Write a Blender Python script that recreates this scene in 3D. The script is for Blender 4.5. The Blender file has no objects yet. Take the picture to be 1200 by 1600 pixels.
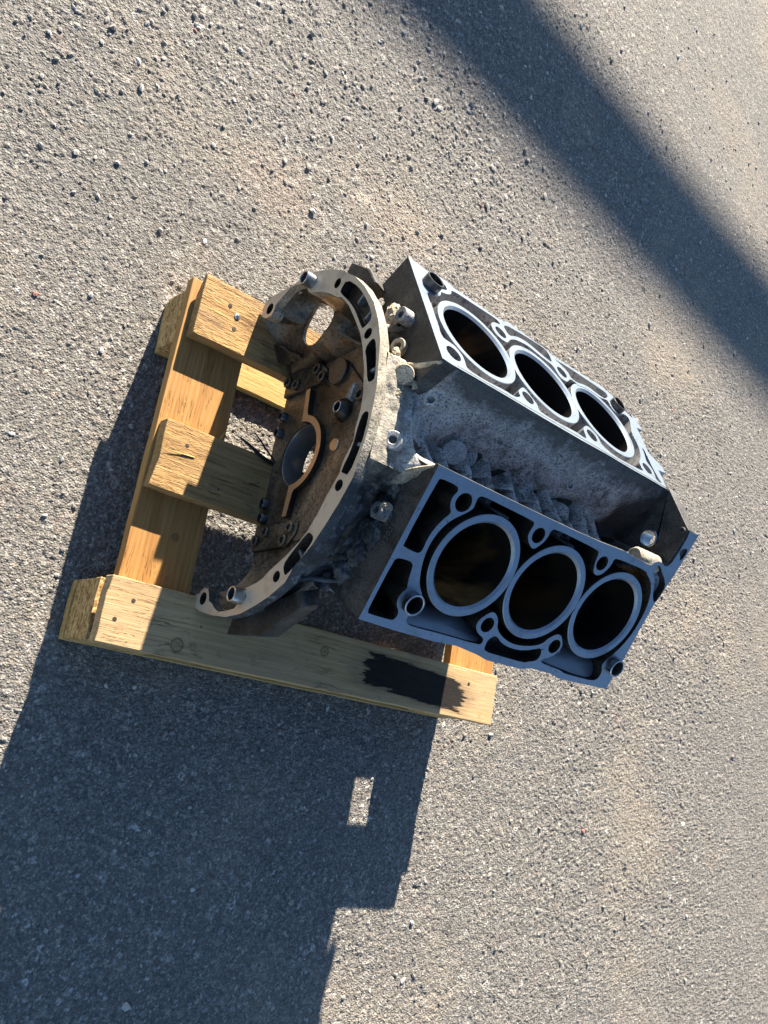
import bpy, bmesh, math, random
import numpy as np
from mathutils import Vector, Matrix
from mathutils.geometry import tessellate_polygon

random.seed(7)
rng = np.random.default_rng(11)
S = bpy.context.scene
COL = S.collection

# ------------------------------------------------------------------ camera
# Measurements are in millimetres in the frame of the engine: X along the crankshaft
# (rear flange -> front), Y across, Z up, origin on the crank axis.  GZ is the asphalt.
GZ = -153.0
def W(x, y, z):
    return Vector((x * .001, y * .001, (z - GZ) * .001))

cam_d = bpy.data.cameras.new('camera')
cam = bpy.data.objects.new('camera', cam_d)
COL.objects.link(cam)
cam_d.sensor_fit = 'VERTICAL'
cam_d.sensor_height = 36.0
cam_d.lens = 36.0 * 1297.04 / 1600.0
cam_d.clip_start = 0.02
cam_d.clip_end = 300.0
right = Vector((0.74024, 0.15944, 0.65293))
down = Vector((0.29476, -0.94985, -0.10281))
fwd = Vector((0.60375, 0.26861, -0.74994))
M = Matrix((right, -down, -fwd)).transposed().to_4x4()
M.translation = W(-549.47, -282.93, 721.88)
cam.matrix_world = M
S.camera = cam

# ------------------------------------------------------------------ sky, sun, exposure
SUN = Vector((0.121, 1.0, 0.403)).normalized()
elev = math.asin(SUN.z)
azim = math.atan2(SUN.x, SUN.y)
world = bpy.data.worlds.new('World')
S.world = world
world.use_nodes = True
wt = world.node_tree
bg = wt.nodes['Background']
sky = wt.nodes.new('ShaderNodeTexSky')
sky.sky_type = 'NISHITA'
sky.sun_disc = False
sky.sun_elevation = elev
sky.sun_rotation = azim
sky.air_density = 1.0
sky.dust_density = 0.15
sky.ozone_density = 3.5
bg.inputs['Strength'].default_value = 0.051
wt.links.new(sky.outputs[0], bg.inputs['Color'])

sl = bpy.data.lights.new('sun', 'SUN')
sl.energy = 5.0
sl.angle = math.radians(0.53)
sl.color = (1.0, 0.90, 0.76)
so = bpy.data.objects.new('sun', sl)
so.rotation_euler = SUN.to_track_quat('Z', 'Y').to_euler()
so.location = (0, 3, 3)
COL.objects.link(so)

S.view_settings.view_transform = 'Standard'
S.view_settings.look = 'None'
S.view_settings.gamma = 1.0
S.view_settings.exposure = 2.2
S.cycles.max_bounces = 8
S.cycles.diffuse_bounces = 4
S.cycles.glossy_bounces = 5

# ------------------------------------------------------------------ traced outlines (mm)
# deck outlines: (x, t), t measured across the deck from the bore line, positive outwards;
# flange outlines: (y, z)
U_out = [(-110,84.4),(-84.6,80.5),(-78.6,83.2),(-67.1,84.7),(-56.2,85.6),(-48.8,83.1),(-43.5,80.9),(-37.3,81.5),(-12.7,81.1),(17.3,79.1),(25.1,79),(32.2,80),(41.7,86.5),(46.7,85.5),(53,84.2),(107.4,82),(115.4,77.2),(121,76.5),(141.4,77.7),(176.6,79),(196,78.9),(204,81.4),(214,81.4),(227.2,78),(236.7,73.9),(249.1,77.2),(251.1,62.4),(252.1,54.4),(264.9,49.8),(264.6,57.5),(276.9,51.8),(261.3,31.3),(260.5,14.5),(257.2,-0.4),(257.5,-19.9),(259.1,-37.1),(258.2,-55),(253.8,-70.3),(244.8,-71),(228.3,-70.7),(179.7,-71.5),(135.2,-70.7),(91.8,-72.2),(28.9,-72.2),(-18.9,-71.1),(-70.3,-70.9),(-102,-71.5),(-112.6,-70.1)]
U_jacket = [(-99.6,35.6),(-93.4,34.5),(-86.6,37),(-81.3,41.1),(-75,48.5),(-74.5,53),(-69.7,55.7),(-64,57.3),(-57.2,62),(-54.1,66.9),(-52.5,72.1),(-47.3,73.6),(-39.7,74.7),(-15.2,74.5),(15.7,75.2),(21.3,72.9),(22.7,67.5),(15.7,65.7),(9.7,63.6),(4,58.4),(1.4,53.3),(1.2,45.9),(4.3,39.5),(11.2,36.2),(18.9,36.3),(22,38.1),(30.8,48.8),(39.1,54.2),(48,57.6),(63,60.5),(75.7,58.1),(88.3,54.9),(101.7,52.9),(106.2,50.2),(108.1,42.7),(110.7,34.8),(119.5,33.6),(125.7,36.9),(135.1,47.5),(147.2,45.9),(149,43.5),(162.6,48.6),(179,49.6),(194.5,48.5),(208.5,52.8),(212.8,53),(213.3,49.1),(213.8,39.7),(219.9,36.1),(230.6,37.6),(240.2,45.4),(247.6,46.2),(252.6,43.2),(248.1,32.8),(237,12.4),(237.8,14.1),(236.2,4),(237,-7.4),(232.9,-21),(224.8,-34.9),(216.1,-43.8),(212.5,-49.1),(212.5,-55.8),(212.8,-62),(184.7,-64),(153.3,-65.2),(134.2,-57.7),(135,-50.2),(134.9,-44.3),(129.4,-38.5),(123.1,-35.7),(115.9,-38.1),(107.3,-46.6),(106.3,-51.8),(105,-62.6),(100.4,-64.3),(87.8,-62.2),(75.1,-63),(45.2,-64.8),(28,-63.7),(25.9,-60.3),(27.8,-52.4),(23.8,-48.9),(20.5,-42.6),(15.8,-36.5),(11,-37.5),(2,-46.6),(-0.2,-50.7),(0.3,-57.2),(-8,-62.4),(-14.5,-63.8),(-24.6,-62.7),(-57.4,-65.5),(-75.3,-64.1),(-78.6,-60.6),(-77.7,-54.6),(-77.5,-46.7),(-80.8,-40.9),(-85.5,-36),(-92.5,-34.8),(-98.7,-34.3),(-101.6,-30.6),(-99.8,-15.6),(-100.1,3.2),(-100.1,20.2)]
U_p2 = [(28.5,69.7),(33.6,73.8),(39.4,76.3),(69.1,79.9),(100.9,80.7),(105.9,79),(108.9,74.5),(109.2,67.8),(108.4,60.4),(104.2,57.8),(91.2,60.7),(74,66.2),(63.5,67.7),(51.8,66.2),(41.6,61.5),(34.1,56.6),(30.1,57.9),(28.6,63.6)]
U_p3 = [(116.8,71.1),(121.4,71.4),(144.9,72.9),(173,72.6),(192.3,72.5),(207,72.3),(218.2,71.5),(221.2,66.8),(216.7,60.8),(210.4,55.9),(203.6,52.9),(189.7,54.2),(176.6,56.5),(162.6,54),(150.2,48.6),(137.5,50.5),(138.4,57.9),(134.9,62.7),(126.9,67.6)]
U_p4 = [(243.7,-10.1),(247.4,-11),(247.6,-19.3),(245.8,-34.2),(245.2,-46.9),(246,-57.7),(249.9,-64),(242,-65.5),(237.4,-62.6),(240,-56.6),(241.7,-44.8),(236,-36),(238.7,-28.5),(242.7,-19)]
U_p5 = [(-73.8,74.7),(-68.2,77.7),(-62.8,76.4),(-59.6,72.2),(-60.1,67.1),(-64.8,63.6),(-71.6,60.4)]
U_bolts = [(-91.6,-51),(15.8,50.4),(121.4,49.9),(13.9,-51.4),(121.1,-50.5),(227.2,-51.2)]
U_dowels = [(-89.8,51.3),(228.4,51)]
L_out = [(-98.7,-72.2),(-54.6,-71.6),(-10.7,-71.1),(36.4,-70.7),(89,-70.4),(140.7,-71.1),(182.5,-73),(224.7,-70.9),(234.5,-71.4),(236.8,-75.8),(242,-78.5),(248.3,-78.8),(256.5,-77.1),(261,-78),(264.5,-84),(265.7,-96.7),(265.9,-103.4),(265.6,-114.8),(263.7,-123.6),(277.6,-124.2),(281.9,-126.1),(281.7,-104.1),(280.2,-67.8),(275.9,-31.8),(276.9,-6),(280,43.7),(279.8,80.4),(253.8,81.4),(224.2,82.7),(191,83.6),(185,81),(144.1,81.1),(129.9,85.1),(76.4,85.9),(61,83.1),(28.7,80.1),(-1,82),(-49.5,82.2),(-96.5,81.1)]
L_jacket = [(-40.5,-60.7),(-36.1,-63.6),(-4.5,-62.8),(36,-61.8),(40.1,-60.2),(40,-53.5),(39.5,-48.3),(43.2,-42.8),(51.8,-37.4),(55.9,-37.1),(58.6,-38.7),(64.6,-47.1),(65.9,-53.9),(65.3,-60.7),(69.7,-63.7),(103.4,-63.2),(140.8,-62.2),(145.7,-60),(148,-48.5),(152.6,-39.6),(159.4,-37),(165.2,-39.1),(170.2,-44.7),(173.2,-53.9),(172.3,-60.3),(176,-62.4),(197.7,-63.3),(230.8,-63.4),(236.9,-59.8),(246.3,-55.9),(254.2,-49.4),(261.1,-40.2),(266.3,-28.2),(268.7,-13),(268.8,6.2),(263.9,25.5),(255,42.3),(248.8,50.5),(250.2,55.9),(255.7,61.5),(256.2,70.6),(248.8,75.5),(218.7,76.1),(195.7,76.4),(190.8,74.2),(170.4,73.1),(154.5,72.2),(151.4,69.3),(155.2,66.7),(163.4,62.3),(170.3,54.3),(170.6,46.5),(163.7,39.6),(159.5,36.4),(152,36.7),(143.2,44.7),(140.5,50.9),(130,56.6),(111.5,60.9),(95.1,61.2),(80.9,57.8),(71.4,53.6),(65.7,48.9),(62.9,42.6),(56.4,37.4),(51.1,35.7),(46.2,38),(39.3,46),(37.9,52.3),(40.1,56.9),(46,61.5),(54.2,63.8),(57.9,66.4),(58.3,70.1),(54.7,72.7),(2.9,72.8),(-32.1,73.9),(-41.8,73.1),(-45.6,70),(-46.2,65.4),(-41.8,61.9),(-39.6,56.7),(-39.5,48.1),(-43,42.3),(-51.7,34.5),(-56.8,25.9),(-61.6,14),(-64.6,0.4),(-63.9,-13.6),(-59.9,-25.7),(-53.7,-34.6),(-42.8,-44.5),(-39,-49.7),(-40.4,-57.1)]
L_pA = [(-91.5,-59.9),(-88.9,-62.4),(-70.8,-62.3),(-66.6,-60.9),(-65.3,-57.4),(-67.7,-52.5),(-66.9,-46.3),(-63.3,-41.1),(-60.2,-38.1),(-65.7,-28.2),(-69,-18.1),(-70.2,-8),(-69,1.4),(-70,5.8),(-74.2,7.1),(-88.6,5.9),(-91.8,4.5)]
L_pB = [(-87.5,16.5),(-76.3,15.9),(-72,17.1),(-69.7,20.5),(-67.8,29.1),(-65.2,36.6),(-63,41),(-66.6,46.2),(-67.6,52.3),(-65.1,58.3),(-59.8,62.9),(-57.9,66.6),(-58.8,72.2),(-62.8,73.8),(-88.8,73.7),(-90.8,72.6),(-92,67.1),(-92.5,20.8),(-90.6,17.8)]
L_pE = [(64.1,71.9),(63.6,65),(68.2,59.1),(73.9,59.1),(83.2,63.9),(99,66.5),(119.3,64.9),(140.3,57),(144.2,58.8),(147,65.6),(144.3,71.8),(134.3,74.9),(128.9,77.4),(93.3,77.6),(66.9,77.4)]
L_pG = [(242.4,-71.2),(244.4,-74.6),(249.5,-74.8),(257.7,-69.1),(269.1,-63.5),(277.2,-55.8),(278.2,-42.6),(274.8,-34.9),(271.2,-35.7),(265.3,-41.3),(258.6,-50.6),(253.7,-58),(244.8,-63.1)]
L_pN = [(267.3,-96.4),(267.1,-100.9),(270.9,-103.9),(276.1,-104.9),(278.5,-103.2),(279.3,-96.8),(277.1,-90.7),(274.4,-89.9),(272.6,-93.9)]
L_shelf = [(-46.2,65.4),(-45.6,70),(-41.8,73.1),(-32.1,73.9),(54.7,72.7),(58.7,70),(57.9,66.4),(40.1,56.9),(11.6,55.6),(-38.3,58.5)]
L_shelf2 = [(154.5,72.2),(190.8,74.2),(218.7,76.1),(248.8,75.5),(256.2,70.6),(255.7,61.5),(250.2,55.9),(235,53.5),(171.7,48)]
L_bolts = [(-52.9,-50.9),(53.4,-51.2),(158.4,-51.6),(159.5,50.2),(51.8,50.3)]
L_dowels = [(-53.5,51),(263.1,49.7)]
F_out = [(157.4,-46.5),(164.4,-48.2),(172.7,-45),(176,-30.5),(176.1,-13.5),(176.1,7.9),(179.6,27.5),(179.8,39.9),(176.4,56.1),(172,73.6),(162.7,97.5),(145.2,124.3),(127.5,143.5),(104.4,162.5),(82.1,174.4),(60.4,182.4),(40.6,185.5),(15,189.3),(-3.3,189.6),(-29.8,187.8),(-50.7,183),(-69.4,179.3),(-90.7,165.8),(-110.5,150.7),(-126.7,137),(-142.8,118),(-158.6,106.4),(-170.8,84.9),(-179.2,63.3),(-186.2,41.3),(-189,15.4),(-186.9,-12.7),(-182.3,-38.7),(-179.2,-48.2),(-171.1,-52.9),(-164.4,-53.3)]
F_in = [(-164.2,-46.9),(-161.3,-45.2),(-158.3,-38.5),(-159.7,-30.9),(-163.8,-27.2),(-172.3,-23.5),(-174.9,-16.6),(-179.9,-9.7),(-183.6,0.3),(-183,12.9),(-180.9,28.2),(-177,31.9),(-177,40.5),(-169.8,46.3),(-161.3,41.3),(-157.3,58.4),(-153.1,68.4),(-146.8,76.3),(-134.6,98.2),(-121.7,116.6),(-112.9,126),(-96.3,137.6),(-82.4,145.2),(-72.8,151.6),(-63.3,158.1),(-53.2,159.7),(-34,170.2),(-23.3,169.5),(-4.1,172.2),(11.5,171.4),(36.3,166.1),(61.2,157.3),(76.5,149.8),(93.4,138.2),(113.7,122.9),(128.5,107.5),(131,99.5),(139.5,85.9),(146.8,70.9),(151.1,56.3),(155.1,44.5),(161.5,39.5),(172.1,26.8),(174.1,15),(174.4,3.6),(167,-10.4),(161,-20.9),(155.6,-20.7),(149.9,-24.7),(149.4,-34.9),(154,-44.4)]
F_slots = [[(146.8,111.3),(131.2,132.9),(116.2,146.4),(96.3,160.8),(88.8,163.4),(84.5,161.6),(80.4,153.4),(81.1,150.9),(91.6,143.9),(106.9,133.3),(120.9,119.7),(131.4,106.7),(137.4,102.5)],
 [(64.3,169),(63.4,174.8),(48.4,180.1),(22.1,185.2),(19.4,180.4),(20.8,174.5),(43.9,167.5),(56.6,161.9)],
 [(-8.9,176.7),(-9.4,184.5),(-17.4,185.5),(-39.2,182.5),(-66.9,172.5),(-63.3,162.6),(-61.4,159.8),(-41.4,170),(-19.4,172.9)],
 [(-114.4,126.4),(-114.6,131.3),(-119,137.4),(-124,136.6),(-137.7,124.2),(-152,106.7),(-151.1,102.5),(-142,98.2),(-133.5,105.5)]]
F_bolts = [(147.9,95.6),(72.1,162.5),(-74.4,160.7),(-152.5,91),(160.2,-31.3),(-169.5,-36.5)]
F_dowels = [(164.8,51),(-169,41.4)]
apert = [(190.6,-14.9),(170.8,15.8),(161.9,16.8),(152.6,12.5),(145,2.1),(139.4,-4.3),(135.4,-12.8),(136.7,-23),(142.2,-33.2),(152.7,-39.1),(163.9,-39.2),(173.6,-34.6),(183,-29.1),(188.7,-22.5)]
# ------------------------------------------------------------------ material helpers
class NT:
    def __init__(s, name):
        s.m = bpy.data.materials.new(name)
        s.m.use_nodes = True
        s.t = s.m.node_tree
        s.b = s.t.nodes['Principled BSDF']
        s.tc = s.t.nodes.new('ShaderNodeTexCoord')
        s.co = s.tc.outputs['Object']
    def n(s, typ, **kw):
        nd = s.t.nodes.new(typ)
        for k, v in kw.items():
            setattr(nd, k, v)
        return nd
    def put(s, sock, v):
        if hasattr(v, 'is_output'):
            s.t.links.new(v, sock)
        else:
            sock.default_value = v
    def mapping(s, scale=(1, 1, 1), loc=(0, 0, 0), rot=(0, 0, 0), src=None):
        nd = s.n('ShaderNodeMapping')
        s.put(nd.inputs['Vector'], src or s.co)
        nd.inputs['Scale'].default_value = scale
        nd.inputs['Location'].default_value = loc
        nd.inputs['Rotation'].default_value = rot
        return nd.outputs[0]
    def noise(s, scale, detail=4, rough=.55, vec=None, dist=0.0, col=False):
        nd = s.n('ShaderNodeTexNoise')
        s.put(nd.inputs['Vector'], vec or s.co)
        nd.inputs['Scale'].default_value = scale
        nd.inputs['Detail'].default_value = detail
        nd.inputs['Roughness'].default_value = rough
        nd.inputs['Distortion'].default_value = dist
        return nd.outputs['Color' if col else 0]
    def voro(s, scale, vec=None, feat='F1', out='Distance', rnd=1.0):
        nd = s.n('ShaderNodeTexVoronoi', feature=feat)
        s.put(nd.inputs['Vector'], vec or s.co)
        nd.inputs['Scale'].default_value = scale
        nd.inputs['Randomness'].default_value = rnd
        return nd.outputs[out]
    def ramp(s, fac, stops, interp='LINEAR'):
        nd = s.n('ShaderNodeValToRGB')
        cr = nd.color_ramp
        cr.interpolation = interp
        while len(cr.elements) < len(stops):
            cr.elements.new(.5)
        for e, (p, c) in zip(cr.elements, stops):
            e.position = p
            e.color = (c, c, c, 1) if isinstance(c, (int, float)) else (*c, 1)
        s.put(nd.inputs[0], fac)
        return nd.outputs[0]
    def mix(s, fac, a, b, mode='MIX'):
        nd = s.n('ShaderNodeMix', data_type='RGBA', blend_type=mode)
        s.put(nd.inputs['Factor'], fac)
        for k, v in ((6, a), (7, b)):
            if isinstance(v, tuple):
                v = (*v, 1) if len(v) == 3 else v
            s.put(nd.inputs[k], v)
        return nd.outputs[2]
    def math(s, op, a, b=0.0, c=0.0, clamp=False):
        nd = s.n('ShaderNodeMath', operation=op, use_clamp=clamp)
        s.put(nd.inputs[0], a)
        s.put(nd.inputs[1], b)
        s.put(nd.inputs[2], c)
        return nd.outputs[0]
    def xyz(s, src=None):
        nd = s.n('ShaderNodeSeparateXYZ')
        s.put(nd.inputs[0], src or s.co)
        return nd.outputs
    def bump(s, h, dist, strength=1.0, normal=None):
        nd = s.n('ShaderNodeBump')
        nd.inputs['Strength'].default_value = strength
        nd.inputs['Distance'].default_value = dist
        s.put(nd.inputs['Height'], h)
        if normal is not None:
            s.put(nd.inputs['Normal'], normal)
        return nd.outputs[0]
    def out(s, color=None, rough=None, metal=None, normal=None, spec=None):
        for k, v in (('Base Color', color), ('Roughness', rough), ('Metallic', metal), ('Normal', normal), ('Specular IOR Level', spec)):
            if v is not None:
                if isinstance(v, tuple) and len(v) == 3:
                    v = (*v, 1)
                s.put(s.b.inputs[k], v)
        return s.m

def cast_metal(name, dark, mid, light, rough=.62, metal=.35, dust=.45, scale=1.0, bump=.0007):
    """sand-cast aluminium: mottled oxide, dust and black grime"""
    k = NT(name)
    n1 = k.noise(22 * scale, 6, .65, dist=.6)
    n2 = k.noise(90 * scale, 5, .7)
    n3 = k.noise(420 * scale, 3, .6)
    base = k.ramp(n1, [(.32, dark), (.5, mid), (.68, light)])
    base = k.mix(k.ramp(n2, [(.5, 0.0), (.62, dust)]), base, light)
    base = k.mix(k.ramp(n3, [(.36, .75), (.47, 0.0)]), base, tuple(c * .25 for c in dark))
    h = k.math('ADD', k.math('MULTIPLY', n2, .7), k.math('MULTIPLY', n3, .5))
    r = k.ramp(n2, [(.3, rough - .12), (.7, min(1, rough + .15))])
    return k.out(base, r, metal, k.bump(h, bump))

def machined(name, base, stain, rough=.33, metal=.9, stain_amt=.5, sc=60, pits=.0):
    k = NT(name)
    n1 = k.noise(sc, 5, .6)
    fine = k.noise(900, 2, .5)
    sx = k.noise(260, 3, .6, vec=k.mapping((1, 9, 9)))
    c = k.mix(k.ramp(n1, [(.5, 0.0), (.72, stain_amt)]), base, stain)
    c = k.mix(k.ramp(fine, [(.62, 0.0), (.75, .35)]), c, stain)
    if sc == 38:
        scr = k.noise(55, 3, .6, vec=k.mapping((.5, 16, 16), rot=(.3, .2, .5)))
        c = k.mix(k.ramp(scr, [(.60, 0.0), (.66, .45)]), c, stain)
        res = k.noise(70, 5, .72, dist=1.0)
        c = k.mix(k.ramp(res, [(.60, 0.0), (.66, .55)]), c, (.10, .10, .10))
    if pits:
        v = k.noise(340, 4, .7)
        g = k.noise(28, 3, .5)
        pm = k.math('MULTIPLY', k.ramp(v, [(.62, 0.0), (.66, 1.0)]), k.ramp(g, [(.5, 0.0), (.6, pits)]))
        c = k.mix(pm, c, (.015, .015, .015))
    r = k.ramp(k.math('ADD', k.math('MULTIPLY', n1, .6), k.math('MULTIPLY', sx, .4)), [(.3, rough - .08), (.7, rough + .14)])
    return k.out(c, r, metal, k.bump(sx, .00012, .6))

def wood(name, along, light, mid, dark, grey=None, grey_amt=0.0, rough=.72, ring=14.0, bumpd=.0012, saw=0.0, fuzz=.5, knots=(), stain=None, cracks=.8):
    """plain-sawn softwood; along = 'X' or 'Y' grain direction; knots = [(x, y, radius)] in metres"""
    k = NT(name)
    sc = (1.2, 22, 22) if along == 'X' else (22, 1.2, 22)
    v = k.mapping(sc)
    warp = k.noise(5, 3, .5)
    g1 = k.noise(ring * .35, 4, .6, vec=v, dist=1.2)
    g2 = k.noise(ring * 2.2, 5, .7, vec=v, dist=.4)
    fs = (3, 130, 130) if along == 'X' else (130, 3, 130)
    g3 = k.noise(9, 3, .7, vec=k.mapping(fs))
    wv = k.n('ShaderNodeTexWave', wave_type='BANDS', bands_direction='Y' if along == 'X' else 'X')
    ws = (6, 60, 30) if along == 'X' else (60, 6, 30)
    k.put(wv.inputs['Vector'], k.mapping(ws))
    wv.inputs['Scale'].default_value = .9
    wv.inputs['Distortion'].default_value = 7.0
    wv.inputs['Detail'].default_value = 3
    wv.inputs['Detail Scale'].default_value = .5
    band = wv.outputs['Fac']
    f = k.math('ADD', k.math('MULTIPLY', g1, .55), k.math('ADD', k.math('MULTIPLY', g2, .3), k.math('MULTIPLY', band, .07)))
    c = k.ramp(f, [(.32, dark), (.5, mid), (.66, light)])
    c = k.mix(k.ramp(g3, [(.52, 0.0), (.72, fuzz)]), c, dark)
    if grey:
        w1 = k.noise(9, 5, .65, vec=k.mapping((.6, 2.2, 2) if along == 'X' else (2.2, .6, 2)))
        c = k.mix(k.ramp(w1, [(.36, 0.0), (.66, grey_amt)]), c, grey)
    if grey:
        dn = k.noise(13, 5, .7, vec=k.mapping((.45, 1.3, 1) if along == 'X' else (1.3, .45, 1), loc=(2, 5, 1)))
        c = k.mix(k.ramp(dn, [(.52, 0.0), (.68, .5)]), c, (.15, .11, .07))
        sm = k.noise(45, 4, .7)
        c = k.mix(k.ramp(sm, [(.60, 0.0), (.70, .35)]), c, (.09, .07, .05))
    # thin drying cracks running with the grain
    cr = k.noise(3.2, 4, .62, vec=k.mapping((2.2, 34, 34) if along == 'X' else (34, 2.2, 34), loc=(.3, .7, .1)), dist=.8)
    crack = k.math('ABSOLUTE', k.math('SUBTRACT', cr, .5))
    crm = k.ramp(crack, [(.0, 1.0), (.009, 0.0)])
    crm = k.math('MULTIPLY', crm, k.ramp(k.noise(14, 3, .6), [(.48, 0.0), (.58, 1.0)]))
    c = k.mix(k.math('MULTIPLY', crm, cracks), c, tuple(x * .22 for x in dark))
    h = k.math('SUBTRACT', k.math('ADD', k.math('MULTIPLY', g3, .5), k.math('MULTIPLY', g2, .5)), crm)
    xyz = k.xyz()
    for (kx, ky, kr) in knots:
        dx = k.math('SUBTRACT', xyz[0], kx)
        dy = k.math('SUBTRACT', xyz[1], ky)
        d = k.math('SQRT', k.math('ADD', k.math('MULTIPLY', dx, dx), k.math('MULTIPLY', dy, dy)))
        d = k.math('ADD', d, k.math('MULTIPLY', k.math('SUBTRACT', warp, .5), kr * .5))
        core = k.ramp(k.math('DIVIDE', d, kr * 2), [(.0, .75), (.25, .45), (.7, 0.0)] if kr > .01 else [(.0, .55), (.36, .3), (.45, .95), (.52, .15), (.62, 0.0)])
        c = k.mix(core, c, tuple(x * .4 for x in dark))
    if saw:
        # rough band-sawn fuzz, slanting across the face
        sv = k.noise(60, 4, .65, vec=k.mapping((1.2, 5, 3), rot=(0, 0, .35)), dist=.5)
        h = k.math('ADD', h, k.math('MULTIPLY', sv, saw * 9))
        c = k.mix(k.ramp(sv, [(.30, .5), (.46, 0.0)]), c, dark)
    if stain:
        (x0, x1, y0, y1) = stain
        sn = k.noise(10, 5, .7, vec=k.mapping((.55, 7.5, 7)))
        sn2 = k.noise(60, 4, .7, vec=k.mapping((.5, 3, 3)))
        amp = k.math('ADD', k.math('MULTIPLY', k.math('SUBTRACT', sn, .5), 2.2), k.math('MULTIPLY', k.math('SUBTRACT', sn2, .5), .8))
        ax = k.math('DIVIDE', k.math('ABSOLUTE', k.math('SUBTRACT', xyz[0], (x0 + x1) / 2)), (x1 - x0) / 2)
        yc = k.math('ADD', xyz[1], k.math('MULTIPLY', k.math('SUBTRACT', xyz[0], (x0 + x1) / 2), .06))
        ay = k.math('DIVIDE', k.math('ABSOLUTE', k.math('SUBTRACT', yc, (y0 + y1) / 2)), (y1 - y0) / 2)
        inx = k.math('ADD', k.math('SUBTRACT', 1.0, ax), k.math('MULTIPLY', amp, .5))
        iny = k.math('ADD', k.math('SUBTRACT', 1.0, ay), k.math('MULTIPLY', amp, .45))
        msk = k.ramp(k.math('MINIMUM', inx, iny), [(.0, 0.0), (.05, 1.0)])
        halo = k.ramp(k.math('MINIMUM', k.math('ADD', inx, .35), k.math('ADD', iny, .35)), [(.0, 0.0), (.5, .6)])
        c = k.mix(halo, c, (.10, .075, .045))
        deep = k.mix(k.ramp(sn2, [(.45, 0.0), (.7, .3)]), (.0035, .0035, .0045), (.025, .021, .018))
        c = k.mix(k.math('MULTIPLY', msk, .97), c, deep)
        rough = k.math('ADD', rough, k.math('MULTIPLY', msk, .15))
    return k.out(c, rough, 0.0, k.bump(h, bumpd), .25)

def chipboard(name):
    k = NT(name)
    v1 = k.voro(330, vec=k.mapping((1, .5, 1), rot=(.6, .5, .4)), out='Color')
    v2 = k.voro(500, vec=k.mapping((.5, 1, 1.4), rot=(.2, 1.1, .8)), out='Color')
    s1 = k.n('ShaderNodeSeparateColor'); k.put(s1.inputs[0], v1)
    s2 = k.n('ShaderNodeSeparateColor'); k.put(s2.inputs[0], v2)
    f = k.math('ADD', k.math('MULTIPLY', s1.outputs[0], .55), k.math('MULTIPLY', s2.outputs[1], .45))
    c = k.ramp(f, [(.1, (.16, .085, .03)), (.45, (.38, .23, .09)), (.85, (.60, .41, .18))])
    return k.out(c, .85, 0.0, k.bump(f, .0011), .2)

def plain(name, col, rough=.5, metal=0.0, var=.25, sc=120):
    k = NT(name)
    n1 = k.noise(sc, 4, .6)
    c = k.mix(k.ramp(n1, [(.4, 0.0), (.7, var)]), col, tuple(x * .4 for x in col))
    r = k.ramp(n1, [(.3, max(.03, rough - .08)), (.7, min(1, rough + .12))])
    return k.out(c, r, metal, k.bump(n1, .0002))

# metals
M_DECK = machined('machined deck aluminium', (.205, .25, .305), (.115, .135, .16), .30, .5, .45, 38, .9)
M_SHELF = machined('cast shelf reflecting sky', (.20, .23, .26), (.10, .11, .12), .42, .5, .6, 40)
M_FLANGE = machined('stained flange aluminium', (.47, .42, .34), (.26, .205, .145), .46, .45, .65, 48, .7)
M_RIM = machined('oil browned machined rim', (.52, .36, .22), (.32, .20, .11), .38, .75, .6, 70)
M_CAST = cast_metal('weathered cast aluminium', (.055, .055, .055), (.16, .16, .16), (.36, .36, .355), .72, .15, .55, 1.0, .0011)
def valley_metal():
    k = NT('oxidised valley casting')
    n0 = k.noise(9, 4, .6); n1 = k.noise(30, 6, .68, dist=.8); n2 = k.noise(120, 5, .7); n3 = k.noise(520, 3, .6)
    c = k.ramp(n1, [(.30, (.085, .082, .078)), (.45, (.29, .28, .265)), (.61, (.52, .51, .49))])
    c = k.mix(k.ramp(n2, [(.46, 0.0), (.6, .65)]), c, (.60, .585, .56))
    c = k.mix(k.ramp(n3, [(.38, .8), (.48, 0.0)]), c, (.02, .02, .021))
    p = k.xyz()
    # oily dirt along the far deck edge and over the front end, sand blown over the rear saddle
    e = k.math('ADD', k.math('MULTIPLY', k.math('SUBTRACT', p[2], .352), 34.0), k.math('MULTIPLY', k.math('SUBTRACT', n1, .5), 2.4))
    e = k.math('MULTIPLY', k.ramp(e, [(.0, 0.0), (.55, .9)]), k.ramp(k.math('ADD', k.math('MULTIPLY', p[1], 40.0), .2), [(.0, 0.0), (.5, 1.0)]))
    e = k.math('MULTIPLY', e, k.ramp(k.math('ADD', k.math('MULTIPLY', p[0], 8.0), 1.0), [(.1, 0.0), (.3, 1.0)]))
    f = k.ramp(k.math('ADD', k.math('MULTIPLY', k.math('SUBTRACT', p[0], .17), 9.0), k.math('MULTIPLY', k.math('SUBTRACT', n0, .5), 3.2)), [(.0, 0.0), (.6, .93)])
    c = k.mix(e, c, (.045, .040, .034))
    c = k.mix(f, c, (.016, .016, .017))
    sd = k.ramp(k.math('ADD', k.math('MULTIPLY', k.math('ADD', p[0], .098), -26.0), k.math('MULTIPLY', k.math('SUBTRACT', n1, .5), 2.5)), [(.0, 0.0), (.5, .8)])
    c = k.mix(sd, c, k.ramp(n2, [(.35, (.09, .08, .06)), (.55, (.26, .23, .17)), (.7, (.40, .36, .28))]))
    h = k.math('ADD', k.math('MULTIPLY', n2, .8), k.math('MULTIPLY', n3, .5))
    return k.out(c, .8, .1, k.bump(h, .0016))
M_VALLEY = valley_metal()
M_GRIME = cast_metal('grimy black casting', (.012, .011, .010), (.032, .029, .026), (.085, .08, .075), .6, .1, .34, 1.1, .0011)
M_CLEANCAST = cast_metal('clean cast jacket wall', (.20, .20, .205), (.30, .30, .305), (.40, .40, .40), .5, .5, .2, .6, .0003)
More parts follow.
